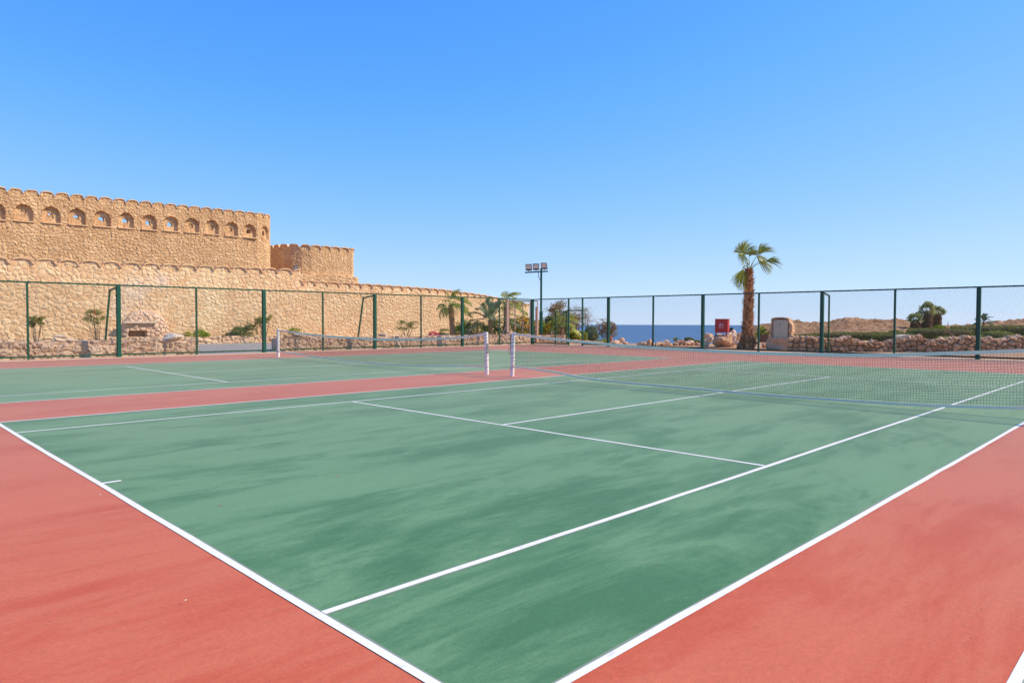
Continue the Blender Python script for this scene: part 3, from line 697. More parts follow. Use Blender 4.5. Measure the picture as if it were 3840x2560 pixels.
chainlink((FX, -5), (FX, 25.62), .11, FH_, 'wire_mesh', fr, .045, (FH_,)); chainlink((FX, 26.82), (FX, FY-.1), .11, FH_, 'wire_mesh', fr, .045)
chainlink((FX, 25.69), (FX, 26.75), zg, FH_, 'wire_mesh', fr, .045)
gt = MB(); gx = FX-.14; ga, gb = 26.84, 27.78
for y in (ga, gb): gt.bbox((gx-.03, y-.035, .06), (gx+.03, y+.035, 2.22))
for z in (.1, 1.12, 2.18): gt.bbox((gx-.028, ga+.036, z-.03), (gx+.028, gb-.036, z+.03))
g = empty('gate', (gx, ga, 0), label='small green gate leaf folded open against the far fence', cat='gate')
gt.build('gate_frame', M['rail'], g); chainlink((gx, ga), (gx, gb), .1, 2.18, 'wire_mesh', g, .02)
MB().box((gx-.05, gb-.02, 1.05), (.02, .03, .06)).build('latch', M['black'], g)

# ------------------------------------------------------------------ nets
def make_net(name, x, y0, y1, ytop, yz_t, ybot, yz_b, lab, posts, lean0, lean1, seed):
    """posts: heights; profile points of the top and bottom tapes"""
    r = np.random.default_rng(seed)
    root = empty(name, (x, (y0+y1)/2, 0), label=lab, cat='tennis net')
    zt = lambda y: np.interp(y, ytop, yz_t); zb = lambda y: np.interp(y, ybot, yz_b)
    # smooth the profiles
    yy = np.linspace(y0, y1, 400); kt = np.ones(31)/31
    zs_t = np.convolve(np.pad(zt(yy), 15, 'reflect', reflect_type='odd'), kt, 'valid'); zs_b = np.convolve(np.pad(zb(yy), 15, 'reflect', reflect_type='odd'), kt, 'valid')
    zt = lambda y: np.interp(y, yy, zs_t); zb = lambda y: np.interp(y, yy, zs_b)
    n = int((y1-y0)/.046); m_ = 20
    Yg, K = np.meshgrid(np.linspace(y0+.05, y1-.05, n), np.linspace(0, 1, m_), indexing='ij')
    Zg = zb(Yg)+.02+(zt(Yg)-zb(Yg)-.06)*K
    env = np.sin(PI*np.clip(K, 0, 1))**.35
    wave = np.array([[mnoise.noise(Vector((y*1.1, k*2.1, seed))) for y, k in zip(a, b)] for a, b in zip(Yg, K)])
    Xg = x+wave*.05*env+.03*env+r.normal(size=Yg.shape)*.003
    zig = ((np.indices(Yg.shape).sum(0) % 2)-.5)*.007
    Yj = Yg+wave*.03*env+r.normal(size=Yg.shape)*.004*env+zig*env*.8+np.array([mnoise.noise(Vector((0.3, k*9.0, seed+5))) for k in K[0]])[None, :]*.022
    Zj = Zg+r.normal(size=Yg.shape)*.003*env+np.array([mnoise.noise(Vector((y*2.6, 1.5, seed+8))) for y in Yg[:, 0]])[:, None]*.01*env
    P = np.stack([Xg, Yj, Zj], -1)
    V = []; Fc = []; c = 0; w = .0017
    def strand(pts):
        nonlocal c
        k = len(pts); t = np.gradient(pts, axis=0); t /= np.linalg.norm(t, axis=1)[:, None]
        nx = np.array([1.0, 0, 0]); b = np.cross(t, nx); b /= np.linalg.norm(b, axis=1)[:, None]
        for j in range(k):
            V.extend([pts[j]+b[j]*w-nx*w*.6, pts[j]-b[j]*w-nx*w*.6, pts[j]+nx*w*1.1])
        for j in range(k-1):
            a = c+3*j
            Fc.extend([(a, a+1, a+4, a+3), (a+1, a+2, a+5, a+4), (a+2, a, a+3, a+5)])
        c += 3*k
    for i in range(n): strand(P[i])
    for j in range(m_): strand(P[:, j])
    kn = r.random
    me = bpy.data.meshes.new('net_mesh'); me.from_pydata([tuple(v) for v in V], [], Fc); me.update(); link('net_mesh', me, M['net'], root)
    def tape(nm, zf, h, mat):
        Vt = []; yv = np.linspace(y0, y1, 160)
        for y in yv:
            z = float(zf(y)); wv = .012*mnoise.noise(Vector((y*2.3, seed, 1)))
            for (dx, dz) in ((-.011, -h/2), (-.013, h/2), (.011, h/2), (.013, -h/2)): Vt.append((x+dx+wv, y, z+dz))
        Ft = [(4*i+k, 4*i+(k+1) % 4, 4*i+4+(k+1) % 4, 4*i+4+k) for i in range(159) for k in range(4)]+[(0, 3, 2, 1), (636, 637, 638, 639)]
        me = bpy.data.meshes.new(nm); me.from_pydata(Vt, [], Ft); me.update(); link(nm, me, mat, root)
    tape('top_tape', lambda y: zt(y)-.03, .062, M['tape']); tape('bottom_tape', zb, .045, M['tape'])
    for j, (yp, hp, ln) in enumerate(((y0, posts[0], lean0), (y1, posts[1], lean1))):
        pm = empty('net_post', (x, yp, 0)); pm.parent = root; pm.matrix_parent_inverse = Matrix.Translation(root.location).inverted()
        mb = MB(); pts = [np.array([x, yp+ln*t, hp*t]) for t in np.linspace(0, 1, 9)]
        mb.tube(pts, [.056+.004*mnoise.noise(Vector((k_, j, seed))) for k_ in range(9)], 14); pipe = mb.build('post_tube', M['postwhite'], root, smooth=False)
        bpy.data.objects.remove(pm)
        wr = MB(); tt = np.linspace(.12, .96, 240); ph = 0
        pts = []
        for t in tt:
            ph += .2+.12*math.sin(t*17+j); pts.append((x+.061*math.cos(ph), yp+ln*t+.061*math.sin(ph), hp*t+.012*math.sin(ph*.37)))
        wr.tube(pts, .004, 4); wr.build('lacing_cord', M['cord'], root)
        # crank plate on the outer side
        s = -1 if j == 0 else 1
        ck = MB(); ck.bbox((x-.03, yp+s*.062+ln*.6-.012, hp*.5), (x+.03, yp+s*.062+ln*.6+.030, hp*.74)); ck.tube([(x, yp+s*.09, hp*.62), (x-.02, yp+s*.13, hp*.62), (x-.03, yp+s*.135, hp*.48)], .008, 6)
        ck.build('winder', M['steel'], root)
    # floor anchors to post: short tie from bottom tape
    return root
make_net('tennis_net', 11.92, -.914, 11.83,
         [-.914, .1, 1.64, 2.5, 4.58, 7.16, 7.91, 9.49, 10.8, 11.83], [1.22, 1.13, 1.02, .965, .935, .975, .995, 1.07, 1.15, 1.24],
         [-.914, .08, 1.6, 2.6, 4.25, 7.9, 9.18, 10.05, 11.3, 11.83], [.29, .17, .09, .07, .05, .075, .10, .2, .27, .28],
         'near tennis net stretched across the middle of the nearest green court', (1.24, 1.24), .0, -.05, 3)
make_net('tennis_net', 11.85, 12.80, 25.85,
         [12.8, 13.86, 15.9, 18.6, 22.2, 24.1, 25.85], [1.23, 1.09, .99, .935, 1.0, 1.08, 1.18],
         [12.8, 14.02, 16.12, 17.65, 20.36, 22.5, 24.3, 25.85], [.24, .2, .09, .06, .07, .14, .2, .25],
         'farther tennis net across the second green court beside the left fence', (1.24, 1.2), .04, .0, 4)

# ------------------------------------------------------------------ vegetation
class Leaves:
    def __init__(s): s.V = []; s.a = []; s.q = 0
    def add(s, C, U, W_, a):     # arrays n x 3: centre, half length vector, half width vector
        v = np.stack([C-U, C+W_*.9-U*.1, C+U, C-W_*.9-U*.1], 1); s.V.append(v.reshape(-1, 3)); s.a.append(np.repeat(a, 4)); s.q += len(C)
    def build(s, name, mat, parent, **k):
        V = np.concatenate(s.V); me = bpy.data.meshes.new(name); n = s.q
        me.vertices.add(4*n); me.vertices.foreach_set('co', V.astype(np.float32).ravel()); me.loops.add(4*n); me.loops.foreach_set('vertex_index', np.arange(4*n, dtype=np.int32))
        me.polygons.add(n); me.polygons.foreach_set('loop_start', np.arange(0, 4*n, 4, dtype=np.int32)); me.update(calc_edges=True)
        at_ = me.attributes.new('var', 'FLOAT', 'POINT'); at_.data.foreach_set('value', np.clip(np.concatenate(s.a), 0, 1).astype(np.float32)); me.validate()
        return link(name, me, mat, parent, **k)
def rand_dir(r, n):
    d = r.normal(size=(n, 3)); return d/np.linalg.norm(d, axis=1)[:, None]
def scatter(L, r, C, size, asp=.45):
    n = len(C); U = rand_dir(r, n)*(size*r.uniform(.6, 1.2, n))[:, None]; T_ = rand_dir(r, n); W_ = np.cross(U, T_); W_ /= np.linalg.norm(W_, axis=1)[:, None]+1e-9
    W_ *= (np.linalg.norm(U, axis=1)*asp)[:, None]; L.add(C, U, W_, r.uniform(0, 1, n)*.8+.1*r.normal(size=n)+.1)
def nz3(P, sc, s): return np.array([mnoise.noise(Vector((float(p[0]*sc+s), float(p[1]*sc), float(p[2]*sc)))) for p in P])
def bush(name, base, blobs, n, size, mat, label, cat='bush', seed=1, group=None, clump=.25, stems=True, gap=.0, flowers=None, asp=.45, sc=2.2, nst=4):
    """blobs in metres relative to base: (right, back, up, rx, rz)"""
    r = np.random.default_rng(seed); base = np.asarray(base, float); root = empty(name, base, label=label, cat=cat, group=group)
    L = Leaves(); tot = sum(b[3]*b[3]*b[4] for b in blobs); outer = []
    for (a, b, c, rx, rz) in blobs:
        k = int(n*(rx*rx*rz)/tot)+1; d = rand_dir(r, k); rad = r.uniform(.55, 1.0, k)**.6
        pts = d*rad[:, None]; nn = nz3(d*2.0, 1.2, seed+a); pts *= (1+clump*1.6*nn)[:, None]
        P = base+RT*a+FH*b+Z*c+pts[:, :1]*RT*rx+pts[:, 1:2]*FH*rx+pts[:, 2:]*Z*rz
        keep = nz3(P, sc, seed+7.7) > (-.12-.0+gap); P = P[keep]; P = P[P[:, 2] > base[2]-.02]; scatter(L, r, P, size, asp); outer.append(P)
    L.build('foliage', mat, root)
    if stems:
        mb = MB()
        for (a, b, c, rx, rz) in blobs:
            for _ in range(nst):
                e = base+RT*(a+r.uniform(-.6, .6)*rx)+FH*(b+r.uniform(-.5, .5)*rx)+Z*(c+r.uniform(-.1, .6)*rz); s0 = base+RT*a*.35*r.uniform(.5, 1.3)
                mid = (s0+e)/2+r.normal(size=3)*.06*rx; mb.tube([s0, mid, e], [.016, .012, .005], 5)
        mb.build('stems', M['bark'], root)
    if flowers:
        P = np.concatenate(outer); cen = base+Z*np.mean([b[2] for b in blobs]); score = (P-cen)@(-FH*.7+Z*.5-RT*-.4); score += r.normal(size=len(P))*.15
        P = P[np.argsort(-score)[:max(flowers[1]*6, 12)]]; P = P[nz3(P, 2.6, seed+3) > -.05]; P = P[r.permutation(len(P))[:flowers[1]]]
        Fl = Leaves()
        for p in P: scatter(Fl, r, p+r.normal(size=(7, 3))*.035, flowers[2], .8)
        if len(P): Fl.build('blossoms', M[flowers[0]], root)
    return root
def hedge(name, base, half, n, size, mat, label, seed=1, power=4, cat='hedge', ax=None, group=None):
    """clipped hedge: superellipsoid shell of leaves over a twiggy core; half=(along right, back, up)"""
    n = int(n*.62); r = np.random.default_rng(seed); base = np.asarray(base, float); root = empty(name, base, label=label, cat=cat, group=group)
    A = np.asarray(ax[0]) if ax else RT; B = np.asarray(ax[1]) if ax else FH; h = np.asarray(half, float)
    d = r.normal(size=(n, 3)); d /= (np.abs(d)**power).sum(1)[:, None]**(1/power)
    d *= (1-np.abs(r.normal(size=n))*.05)[:, None]
    P = base+d[:, :1]*A*h[0]+d[:, 1:2]*B*h[1]+(d[:, 2:]*h[2]+h[2])*Z
    bump_ = nz3(P, 2.4, seed)*.07; P = P+bump_[:, None]*np.stack([d[:, 0]*A[0]+d[:, 1]*B[0], d[:, 0]*A[1]+d[:, 1]*B[1], d[:, 2]], -1)
    P = P[P[:, 2] > base[2]-.01]; L = Leaves(); scatter(L, r, P, size, .5); L.build('foliage', mat, root)
    V = ICOV.copy(); V /= (np.abs(V)**power).sum(1)[:, None]**(1/power); V = V*.9
    Pc = base+V[:, :1]*A*h[0]+V[:, 1:2]*B*h[1]+(V[:, 2:]*h[2]+h[2]*.98)*Z
    MB().add(Pc, ICOF).build('core', M['hedgecore'], root, smooth=True); return root
def grow(mb, r, p, d, L, rad, depth, tips, up_bias=.1, spread=.6, seg=4):
    pts = [p]; rads = [rad]
    for i in range(seg):
        d = d+r.normal(size=3)*.16; d[2] += up_bias*.12; d /= np.linalg.norm(d); p = p+d*L/seg; pts.append(p); rads.append(rad*(1-.45*(i+1)/seg))
    mb.tube(pts, rads, 6 if rad > .03 else 4)
    if depth == 0: tips.append(p); return
    k = 3 if depth > 1 else 3
    for j in range(k):
        nd = d+r.normal(size=3)*spread; nd[2] = nd[2]*.75+up_bias; nd /= np.linalg.norm(nd); grow(mb, r, pts[-1] if j else pts[-2], nd, L*r.uniform(.62, .85), rad*.55, depth-1, tips, up_bias, spread, seg)
def acacia(name, base, h, lean, n, mat, label, seed, flat=.35, leafsize=.06, cat='tree', group=None, trunks=2, depth=4, rad=.09, cl=.28, L0=.34, spread=.62):
    r = np.random.default_rng(seed); base = np.asarray(base, float); root = empty(name, base, label=label, cat=cat, group=group); mb = MB(); tips = []
    for t in range(trunks):
        d = Z+RT*(lean+(t-(trunks-1)/2)*.55)+FH*r.normal()*.2; d /= np.linalg.norm(d); grow(mb, r, base.copy(), d, h*L0, rad, depth, tips, .12, spread)
    mb.build('trunk', M['bark'], root, smooth=True)
    if n:
        L = Leaves(); tips = np.array(tips); idx = r.integers(0, len(tips), n); P = tips[idx]+r.normal(size=(n, 3))*np.array([cl, cl, cl*flat]); P = P[nz3(P, 3, seed) > -.1]; scatter(L, r, P, leafsize, .5); L.build('crown', mat, root)
    return root, tips
# palm pieces
def fan(mb, C, axis, side, L, a0, a1, n, droop, wind, r, web=.5, w0=1.0):
    C = np.asarray(C, float); axis = np.asarray(axis, float)/np.linalg.norm(axis); side = np.asarray(side, float); side = side-axis*(side@axis); side /= np.linalg.norm(side); nr = np.cross(axis, side)
    dth = (a1-a0)/max(1, n-1)
    for i in range(n):
        th = a0+dth*i+r.normal()*.02; d = axis*math.cos(th)+side*math.sin(th)+nr*(.16*(1 if i % 2 else -1)*.4+.2*math.cos(th)*0); Ll = L*(1-.16*abs(th)/2)*r.uniform(.9, 1.05)
        pr = -axis*math.sin(th)+side*math.cos(th); ks = np.linspace(0, 1, 8); V = []
        dr = droop*r.uniform(.7, 1.3); fold = nr*(.02 if i % 2 else -.02)
        for t in ks:
            p = C+d*Ll*t*(1-.12*t*abs(dr))+(-Z*dr+wind)*Ll*(max(0, t-.25)**1.9); w = (Ll*t*math.tan(dth/2)*1.02 if t <= web else Ll*web*math.tan(dth/2)*(1-(t-web)/(1-web))**.8)*w0+.002
            V += [p-pr*w+fold*t, p+pr*w-fold*t]
        mb.add(V, [(2*j, 2*j+1, 2*j+3, 2*j+2) for j in range(7)], float(np.clip(r.uniform(.1, .9), 0, 1)))
def curve3(p0, p1, p2, n=8):
    t = np.linspace(0, 1, n)[:, None]; return (1-t)**2*np.asarray(p0)+2*t*(1-t)*np.asarray(p1)+t*t*np.asarray(p2)
def trunk(root, base, top, r0, r1, n, boot, seed, skirt=0.0, mat=None):
    r = np.random.default_rng(seed); base = np.asarray(base, float); top = np.asarray(top, float); mb = MB()
    t = np.linspace(0, 1, 14); pts = base+(top-base)*t[:, None]; pts[:, :2] += (np.sin(t*3.1)[:, None])*RT[:2]*.04
    mb.tube(pts, [(r0+(r1-r0)*q)*.82+skirt*max(0, 1-q*5)**1.5 for q in t], 14, a=.3)
    H = top[2]-base[2]
    for i in range(n):
        q = (i+.5)/n; th = i*2.399963+r.normal()*.1; rr = (r0+(r1-r0)*q)*.8+skirt*max(0, 1-q*5)**1.5; c = base+(top-base)*q; c = c+RT*.04*math.sin(q*3.1); o = np.array([math.cos(th), math.sin(th), 0]); s = np.array([-o[1], o[0], 0])
        l = boot*r.uniform(.7, 1.3); w = boot*.42*r.uniform(.8, 1.2); tip = c+o*(rr+l*.62)+Z*l*r.uniform(.35, 1.0)+s*r.normal()*l*.15
        a = c+o*rr*.9; V = [a-s*w-Z*l*.2, a+s*w-Z*l*.2, a+o*l*.22+Z*l*.25-s*w*.6, a+o*l*.22+Z*l*.25+s*w*.6, tip, a+Z*l*.3]
        mb.add(V, [(0, 1, 3, 2), (2, 3, 4), (1, 0, 5), (0, 2, 5), (2, 4, 5), (4, 3, 5), (3, 1, 5)], float(r.uniform(0, 1)))
    return mb.build('trunk', mat or M['boot'], root, attr=True)
def frond_obj(root, base, P1, P2, L, axis, side, a0, a1, n, droop, wind, r, name='frond', mat='palm', web=.5):
    mb = MB(); c = curve3(base, P1, P2); mb.tube(c, np.linspace(.022, .012, 8), 5, a=.75); fan(mb, P2, axis, side, L, a0, a1, n, droop, wind, r, web, 1.15); return mb.build(name, M[mat], root, attr=True)
def fanpalm(name, base, h, lean, R, nfr, label, seed, r0=.22, r1=.18, wind=RT*.5, boots=260, group=None, boot=.11, dead=3):
    r = np.random.default_rng(seed); base = np.asarray(base, float); root = empty(name, base, label=label, cat='palm tree', group=group); top = base+Z*h+RT*lean
    trunk(root, base, top, r0, r1, boots, boot, seed, .06)
    for i in range(nfr):
        th = i*2.4+r.normal()*.2; el = math.radians(80-i/nfr*105+r.normal()*6); o = np.array([math.cos(th), math.sin(th), 0]); d = o*math.cos(el)+Z*math.sin(el); pl = R*.55*r.uniform(.8, 1.1)
        p2 = top+d*pl+wind*.2*pl-Z*.1*pl; p1 = top+(d+Z*.25)*pl*.55; ax = (p2-p1); sd = np.cross(ax, Z+r.normal(size=3)*.1)
        frond_obj(root, top, p1, p2, R*.62, ax+wind*.4*np.linalg.norm(ax), sd, -1.25, 1.25, 18, .3+.5*math.cos(el), wind, r)
    return root
def featherpalm(name, base, h, R, nfr, label, seed, r0, wind=RT*.35, mat='date', group=None, up=70, low=100):
    r = np.random.default_rng(seed); base = np.asarray(base, float); root = empty(name, base, label=label, cat='palm tree', group=group); top = base+Z*h; trunk(root, base, top, r0, r0*.9, 120, .07, seed, .02)
    for i in range(nfr):
        th = i*2.4+r.normal()*.3; el = math.radians(up+8-i/nfr*low+r.normal()*5); o = np.array([math.cos(th), math.sin(th), 0]); d = o*math.cos(el)+Z*math.sin(el)
        p1 = top+d*R*.6+Z*R*.12; p2 = top+o*R*math.cos(el)*.95+Z*(R*math.sin(el)*.8-R*.25*math.cos(el))+wind*R*.5; c = curve3(top, p1, p2, 14); mb = MB(); mb.tube(c, np.linspace(.02, .004, 14), 4, a=.8)
        cc = curve3(top, p1, p2, 44); tg = np.gradient(cc, axis=0); tg /= np.linalg.norm(tg, axis=1)[:, None]
        for j in range(8, 44):
            q = j/43; l = R*.24*math.sin(PI*min(1, (q-.12)*1.05+.08))**.6*r.uniform(.85, 1.1)
            s = np.cross(tg[j], Z); s /= np.linalg.norm(s)+1e-6; un = np.cross(s, tg[j])
            for sg in (-1, 1):
                dd = s*sg*.75+tg[j]*.75+un*.3+r.normal(size=3)*.08; dd /= np.linalg.norm(dd); e = cc[j]+dd*l-Z*l*.15+wind*l*.2; w = tg[j]*.03
                mb.add([cc[j]-w, cc[j]+w, (cc[j]+e)/2+w*1.2, e, (cc[j]+e)/2-w*1.2], [(0, 1, 2, 3, 4)], float(r.uniform(0, 1)))
        mb.build('frond', M[mat], root, attr=True)
    return root
# tall windblown palm on the right
def big_palm():
    r = np.random.default_rng(11); D = 39.6; sc = D/F_PX/5.88
    base = gnd(2800, D); ztop = at(2805.8, 1013, D)[2]; top = gnd(2805.8, D, ztop)
    root = empty('palm_tree', base, label='tall windblown fan palm with a shaggy trunk between the red and the grey cabinets', cat='palm tree')
    trunk(root, base, top, .31, .15, 560, .3, 5, .2)
    def W(x, y, b=0.0): return top+RT*(x-1210)*sc+Z*(900-y)*sc+FH*b
    def fr(P1, P2, E, L, a0, a1, n, droop, wind, b, web=.5, sgn=1):
        p2 = W(*P2, b); e = W(*E, b*1.3); ax = e-p2; ax /= np.linalg.norm(ax); sd = np.cross(ax, FH)*sgn+FH*.25*r.normal()
        frond_obj(root, top-Z*.05+r.normal(size=3)*.03, W(*P1, b*.5), p2, L, ax, sd, a0, a1, n, droop, wind, r, 'frond', 'palm', web)
    wr = RT*.55
    fr((1170, 720), (1078, 545), (1068, 180), 1.0, -.15, 1.35, 26, .25, RT*.42, -.1, .62, 1)
    fr((1190, 700), (1120, 560), (1330, 330), 1.0, -.8, 1.5, 30, .35, RT*.25, .05, .6, 1)
    fr((1180, 690), (1060, 560), (1030, 700), .62, -.9, 1.6, 20, .4, RT*.3, -.2, .5, -1)
    fr((1240, 720), (1240, 600), (1380, 430), .8, -.35, .7, 14, .5, wr, .25, .5, 1)
    fr((1290, 700), (1405, 560), (1700, 330), 1.05, -.3, .85, 22, .42, RT*.3, -.05, .6, 1)
    fr((1300, 720), (1390, 590), (1600, 760), .98, -.5, .7, 22, .5, RT*.3, .1, .45, 1)
    fr((1300, 780), (1560, 715), (1900, 700), .98, -.25, .6, 20, .5, RT*.12, -.1, .6, 1)
    fr((1290, 790), (1480, 705), (1720, 850), .8, -.4, .7, 16, .45, RT*.2, .2, .45, 1)
    fr((1100, 720), (1040, 895), (1000, 1300), 1.2, -.95, .95, 34, .12, RT*.04, -.3, .55, 1)
    fr((1120, 700), (1075, 900), (1090, 1280), 1.0, -.8, .9, 24, .15, RT*.16, .1, .5, 1)
    mb = MB()
    for i in range(9):      # collapsed dead leaves round the foot
        th = i*.7+.4; o = np.array([math.cos(th), math.sin(th), 0]); c = base+Z*r.uniform(.25, 1.1)+o*.34; fan(mb, c, o*.35-Z, np.cross(o, Z), .55, -.5, .5, 9, .1, RT*.05, r, .4)
    mb.build('dead_skirt', M['dead'], root, attr=True)
    # green sucker
    mb = MB()
    for i in range(7):
        th = -1.2+i*.45; e = math.radians(35+12*(i % 3)); o = RT*math.cos(th)-FH*abs(math.sin(th))*.6; d = o*math.cos(e)+Z*math.sin(e)
        c = base+RT*.42+Z*.45; p2 = c+d*.55; mb.tube(curve3(c, c+d*.3+Z*.05, p2, 6), .012, 4, a=.7); fan(mb, p2, d, np.cross(d, Z), .55, -.8, .8, 13, .35, RT*.1, r, .4)
    mb.build('sucker', M['lime'], root, attr=True)
big_palm()
gp = 'palms along the stone wall'
fanpalm('palm_tree', gnd(1697, 49.5, .05), 2.62, -.15, 1.3, 12, 'fan palm nearest the pink flowers, left of the feather palm', 21, .25, .2, RT*.45, 300, gp)
featherpalm('palm_tree', gnd(1838, 50, .1), 1.45, 2.25, 18, 'grey green feather palm in the middle of the three palms', 22, .19, RT*.3, group=gp)
fanpalm('palm_tree', gnd(1893, 52, .1), 2.75, .1, 1.3, 12, 'fan palm behind the beige trellis frame', 23, .24, .2, RT*.5, 300, gp)
fanpalm('palm_tree', gnd(2104, 50, .0), 1.3, .0, 1.35, 12, 'short fan palm seen through the open gate leaf', 24, .2, .17, RT*.35, 150, gp)

def B(px, py, depth): p = at(px, py, depth); return p
m_ = lambda w_px, d: w_px*d/F_PX
bush('bush', gnd(1668, 50.5, .1), [(0, 0, .45, .45, .5), (-.25, .2, .3, .35, .35)], 2600, .05, M['bush'], 'small green bush at the left foot of the fan palm by the pink flowers', seed=31)
bush('bush', gnd(1722, 50.5, .1), [(0, 0, .55, .55, .62), (.1, .5, 1.15, .45, .5)], 5200, .05, M['lime'], 'yellow green bush between the left fan palm and the green fence post', seed=32)
bush('bush', gnd(1785, 51, .1), [(0, 0, .75, .9, .7), (.5, .3, .6, .6, .6), (-.6, .5, .95, .6, .6), (.9, 0, .5, .5, .5)], 9000, .055, M['bush'], 'broad dark bush left of the feather palm trunk', seed=33)
bush('bush', gnd(1865, 52, .1), [(0, 0, .8, .75, .75), (-.3, .3, .95, .55, .6)], 6000, .055, M['bush'], 'dark bush between the feather palm and the right fan palm', seed=34)
bush('bush', gnd(1920, 51.5, .1), [(0, 0, .9, .55, .75)], 3600, .055, M['lime'], 'light green bush behind the left posts of the trellis frame', seed=35)
bush('flowering_bush', gnd(1968, 50.5, .1), [(0, 0, .95, .95, .95), (.55, 0, .8, .7, .7), (-.4, .3, .65, .6, .6)], 9000, .06, M['bush'], 'tall dark bush covered in yellow blossoms behind the trellis bars', 'flowering bush', 36, flowers=('yellow', 190, .06))
bush('flowering_bush', gnd(2052, 51, .1), [(0, 0, .62, .75, .62), (-.6, .3, .95, .6, .7), (.5, 0, .35, .5, .36)], 7500, .06, M['lime'], 'bright green bush with yellow blossoms behind the lamp mast', 'flowering bush', 37, flowers=('yellow', 90, .055))
bush('flower_bed', gnd(2050, 49.3, .1), [(-.5, 0, .42, .3, .14), (.1, 0, .45, .3, .14), (.4, 0, .42, .25, .12)], 700, .04, M['lime'], 'small bed of red and orange flowers at the foot of the bright bush', 'flowers', 38, stems=False, flowers=('orange', 60, .06))
bush('flower_clump', gnd(1623, 44.5, .5), [(0, 0, .2, .3, .2), (.3, 0, .15, .2, .14)], 500, .05, M['pinkf'], 'clump of vivid magenta flowers on the low wall', 'flowers', 39, stems=False, gap=-.3)
# clipped hedges and trees beyond the gate
hedge('clipped_hedge', gnd(2066, 56, .0), (m_(24, 56), .6, .98), 7000, .05, M['hedge'], 'tall square clipped hedge behind the bright flowering bush', 41, 5)
hedge('clipped_hedge', gnd(2086, 54.5, .0), (m_(14, 54), .5, .85), 4000, .05, M['lime'], 'narrow lime green clipped hedge left of the open gate leaf', 42, 4)
hedge('clipped_hedge', gnd(2166, 50.5, .12), (m_(37, 50.5), .65, .36), 9000, .035, M['lime'], 'wide bright green mound hedge seen through the gate opening', 43, 3)
hedge('clipped_hedge', gnd(2118, 55, .0), (m_(16, 55), .5, .34), 2500, .045, M['hedge'], 'small dull clipped hedge behind the short fan palm', 44, 3)
bush('bush', gnd(2216, 51.5, .1), [(0, 0, .62, .5, .62), (.1, 0, .35, .5, .4)], 6000, .05, M['olive'], 'grey green oleander bush right of the mound hedge', seed=45, stems=True)
acacia('acacia_tree', gnd(2058, 64, .3), 3.05, .4, 11000, M['brownleaf'], 'leaning umbrella tree with brown sparse crown above the gate', 51, .4, .07, trunks=2, depth=4, rad=.15, L0=.40)
acacia('acacia_tree', gnd(2166, 60, .2), 2.2, .1, 5500, M['brownleaf'], 'smaller brown umbrella tree above the mound hedge', 52, .4, .05, trunks=2, depth=3, rad=.08, L0=.45)
bush('acacia_tree', gnd(2276, 54, -.3), [(0, 0, 1.45, .72, .62), (-.45, 0, 1.6, .5, .42), (.5, 0, 1.05, .42, .5), (-.1, 0, 1.0, .55, .5)], 6500, .05, M['brownleaf'], 'rounded brown leaved tree at the edge of the sea view', 'tree', 53, gap=.02)
acacia('acacia_tree', gnd(1983, 78, .0), 1.9, .0, 1500, M['drybush'], 'distant small tree peeking past the end of the retaining wall', 54, .5, .06, trunks=1, depth=3, rad=.09, L0=.42)
bush('bush', gnd(2262, 52, -.15), [(0, 0, .2, .5, .18), (.5, 0, .12, .4, .14)], 1800, .04, M['lime'], 'low green ground shrub under the rounded brown tree', seed=55, stems=False)
hedge('clipped_bush', gnd(2585, 46.5, .1), (m_(17, 46.5), .3, .19), 2600, .03, M['hedge'], 'small box shaped clipped bush above the rubble row by the sea', 61, 5, 'bush')
hedge('clipped_bush', gnd(2615, 47, .1), (m_(11, 47), .2, .11), 900, .03, M['lime'], 'tiny round clipped bush left of the tall fence post by the sea', 62, 3, 'bush')
def agave(base, s, label, seed):
    r = np.random.default_rng(seed); root = empty('agave', base, label=label, cat='plant'); mb = MB()
    for i in range(22):
        th = i*2.4; el = math.radians(75-i*2.6); d = np.array([math.cos(th)*math.cos(el), math.sin(th)*math.cos(el), math.sin(el)]); sd = np.cross(d, Z+.01); sd /= np.linalg.norm(sd); l = s*r.uniform(.8, 1.1); V = []
        for t in np.linspace(0, 1, 5): V += [base+d*l*t-sd*.045*s/.35*(1-t)**.7-Z*.1*l*t*t, base+d*l*t+sd*.045*s/.35*(1-t)**.7-Z*.1*l*t*t]
        mb.add(V, [(2*j, 2*j+1, 2*j+3, 2*j+2) for j in range(4)], float(r.uniform(.2, .8)))
    mb.build('leaves', M['hedge'], root, attr=True)
agave(gnd(2533, 45.5, .25), .42, 'small spiky agave on the rubble row in front of the sea', 63)
# hedges behind the dry stone wall
gh = 'clipped hedges behind the dry stone wall'
def long_hedge(px0, px1, d0, d1, ztop_, back, n, label, seed, power=8, size=.045, mat='hedge'):
    a = gnd(px0, d0); b = gnd(px1, d1); ax = b-a; L = np.linalg.norm(ax); ax /= L; bx = np.cross(Z, ax)
    return hedge('clipped_hedge', (a+b)/2, (L/2, back, ztop_/2), n, size, M[mat], label, seed, power, ax=(ax, bx), group=gh)
zz = lambda py, d: 1.55+d*(1205-py)/F_PX
long_hedge(3560, 4100, 47, 45, zz(1217, 45.5), .8, 30000, 'longest and tallest dark hedge running out of the picture on the right', 71)
long_hedge(3405, 3640, 46, 45.5, zz(1229, 45.7), .8, 15000, 'dark hedge behind the bare dry tree, lower than the tall hedge', 72)
long_hedge(3050, 3390, 42.5, 42, zz(1244, 42), .6, 17000, 'low dark hedge behind the dip in the dry stone wall', 73)
long_hedge(2975, 3060, 41.5, 41.5, zz(1252, 41.5), .4, 4000, 'thin low hedge just right of the grey cabinet', 74)
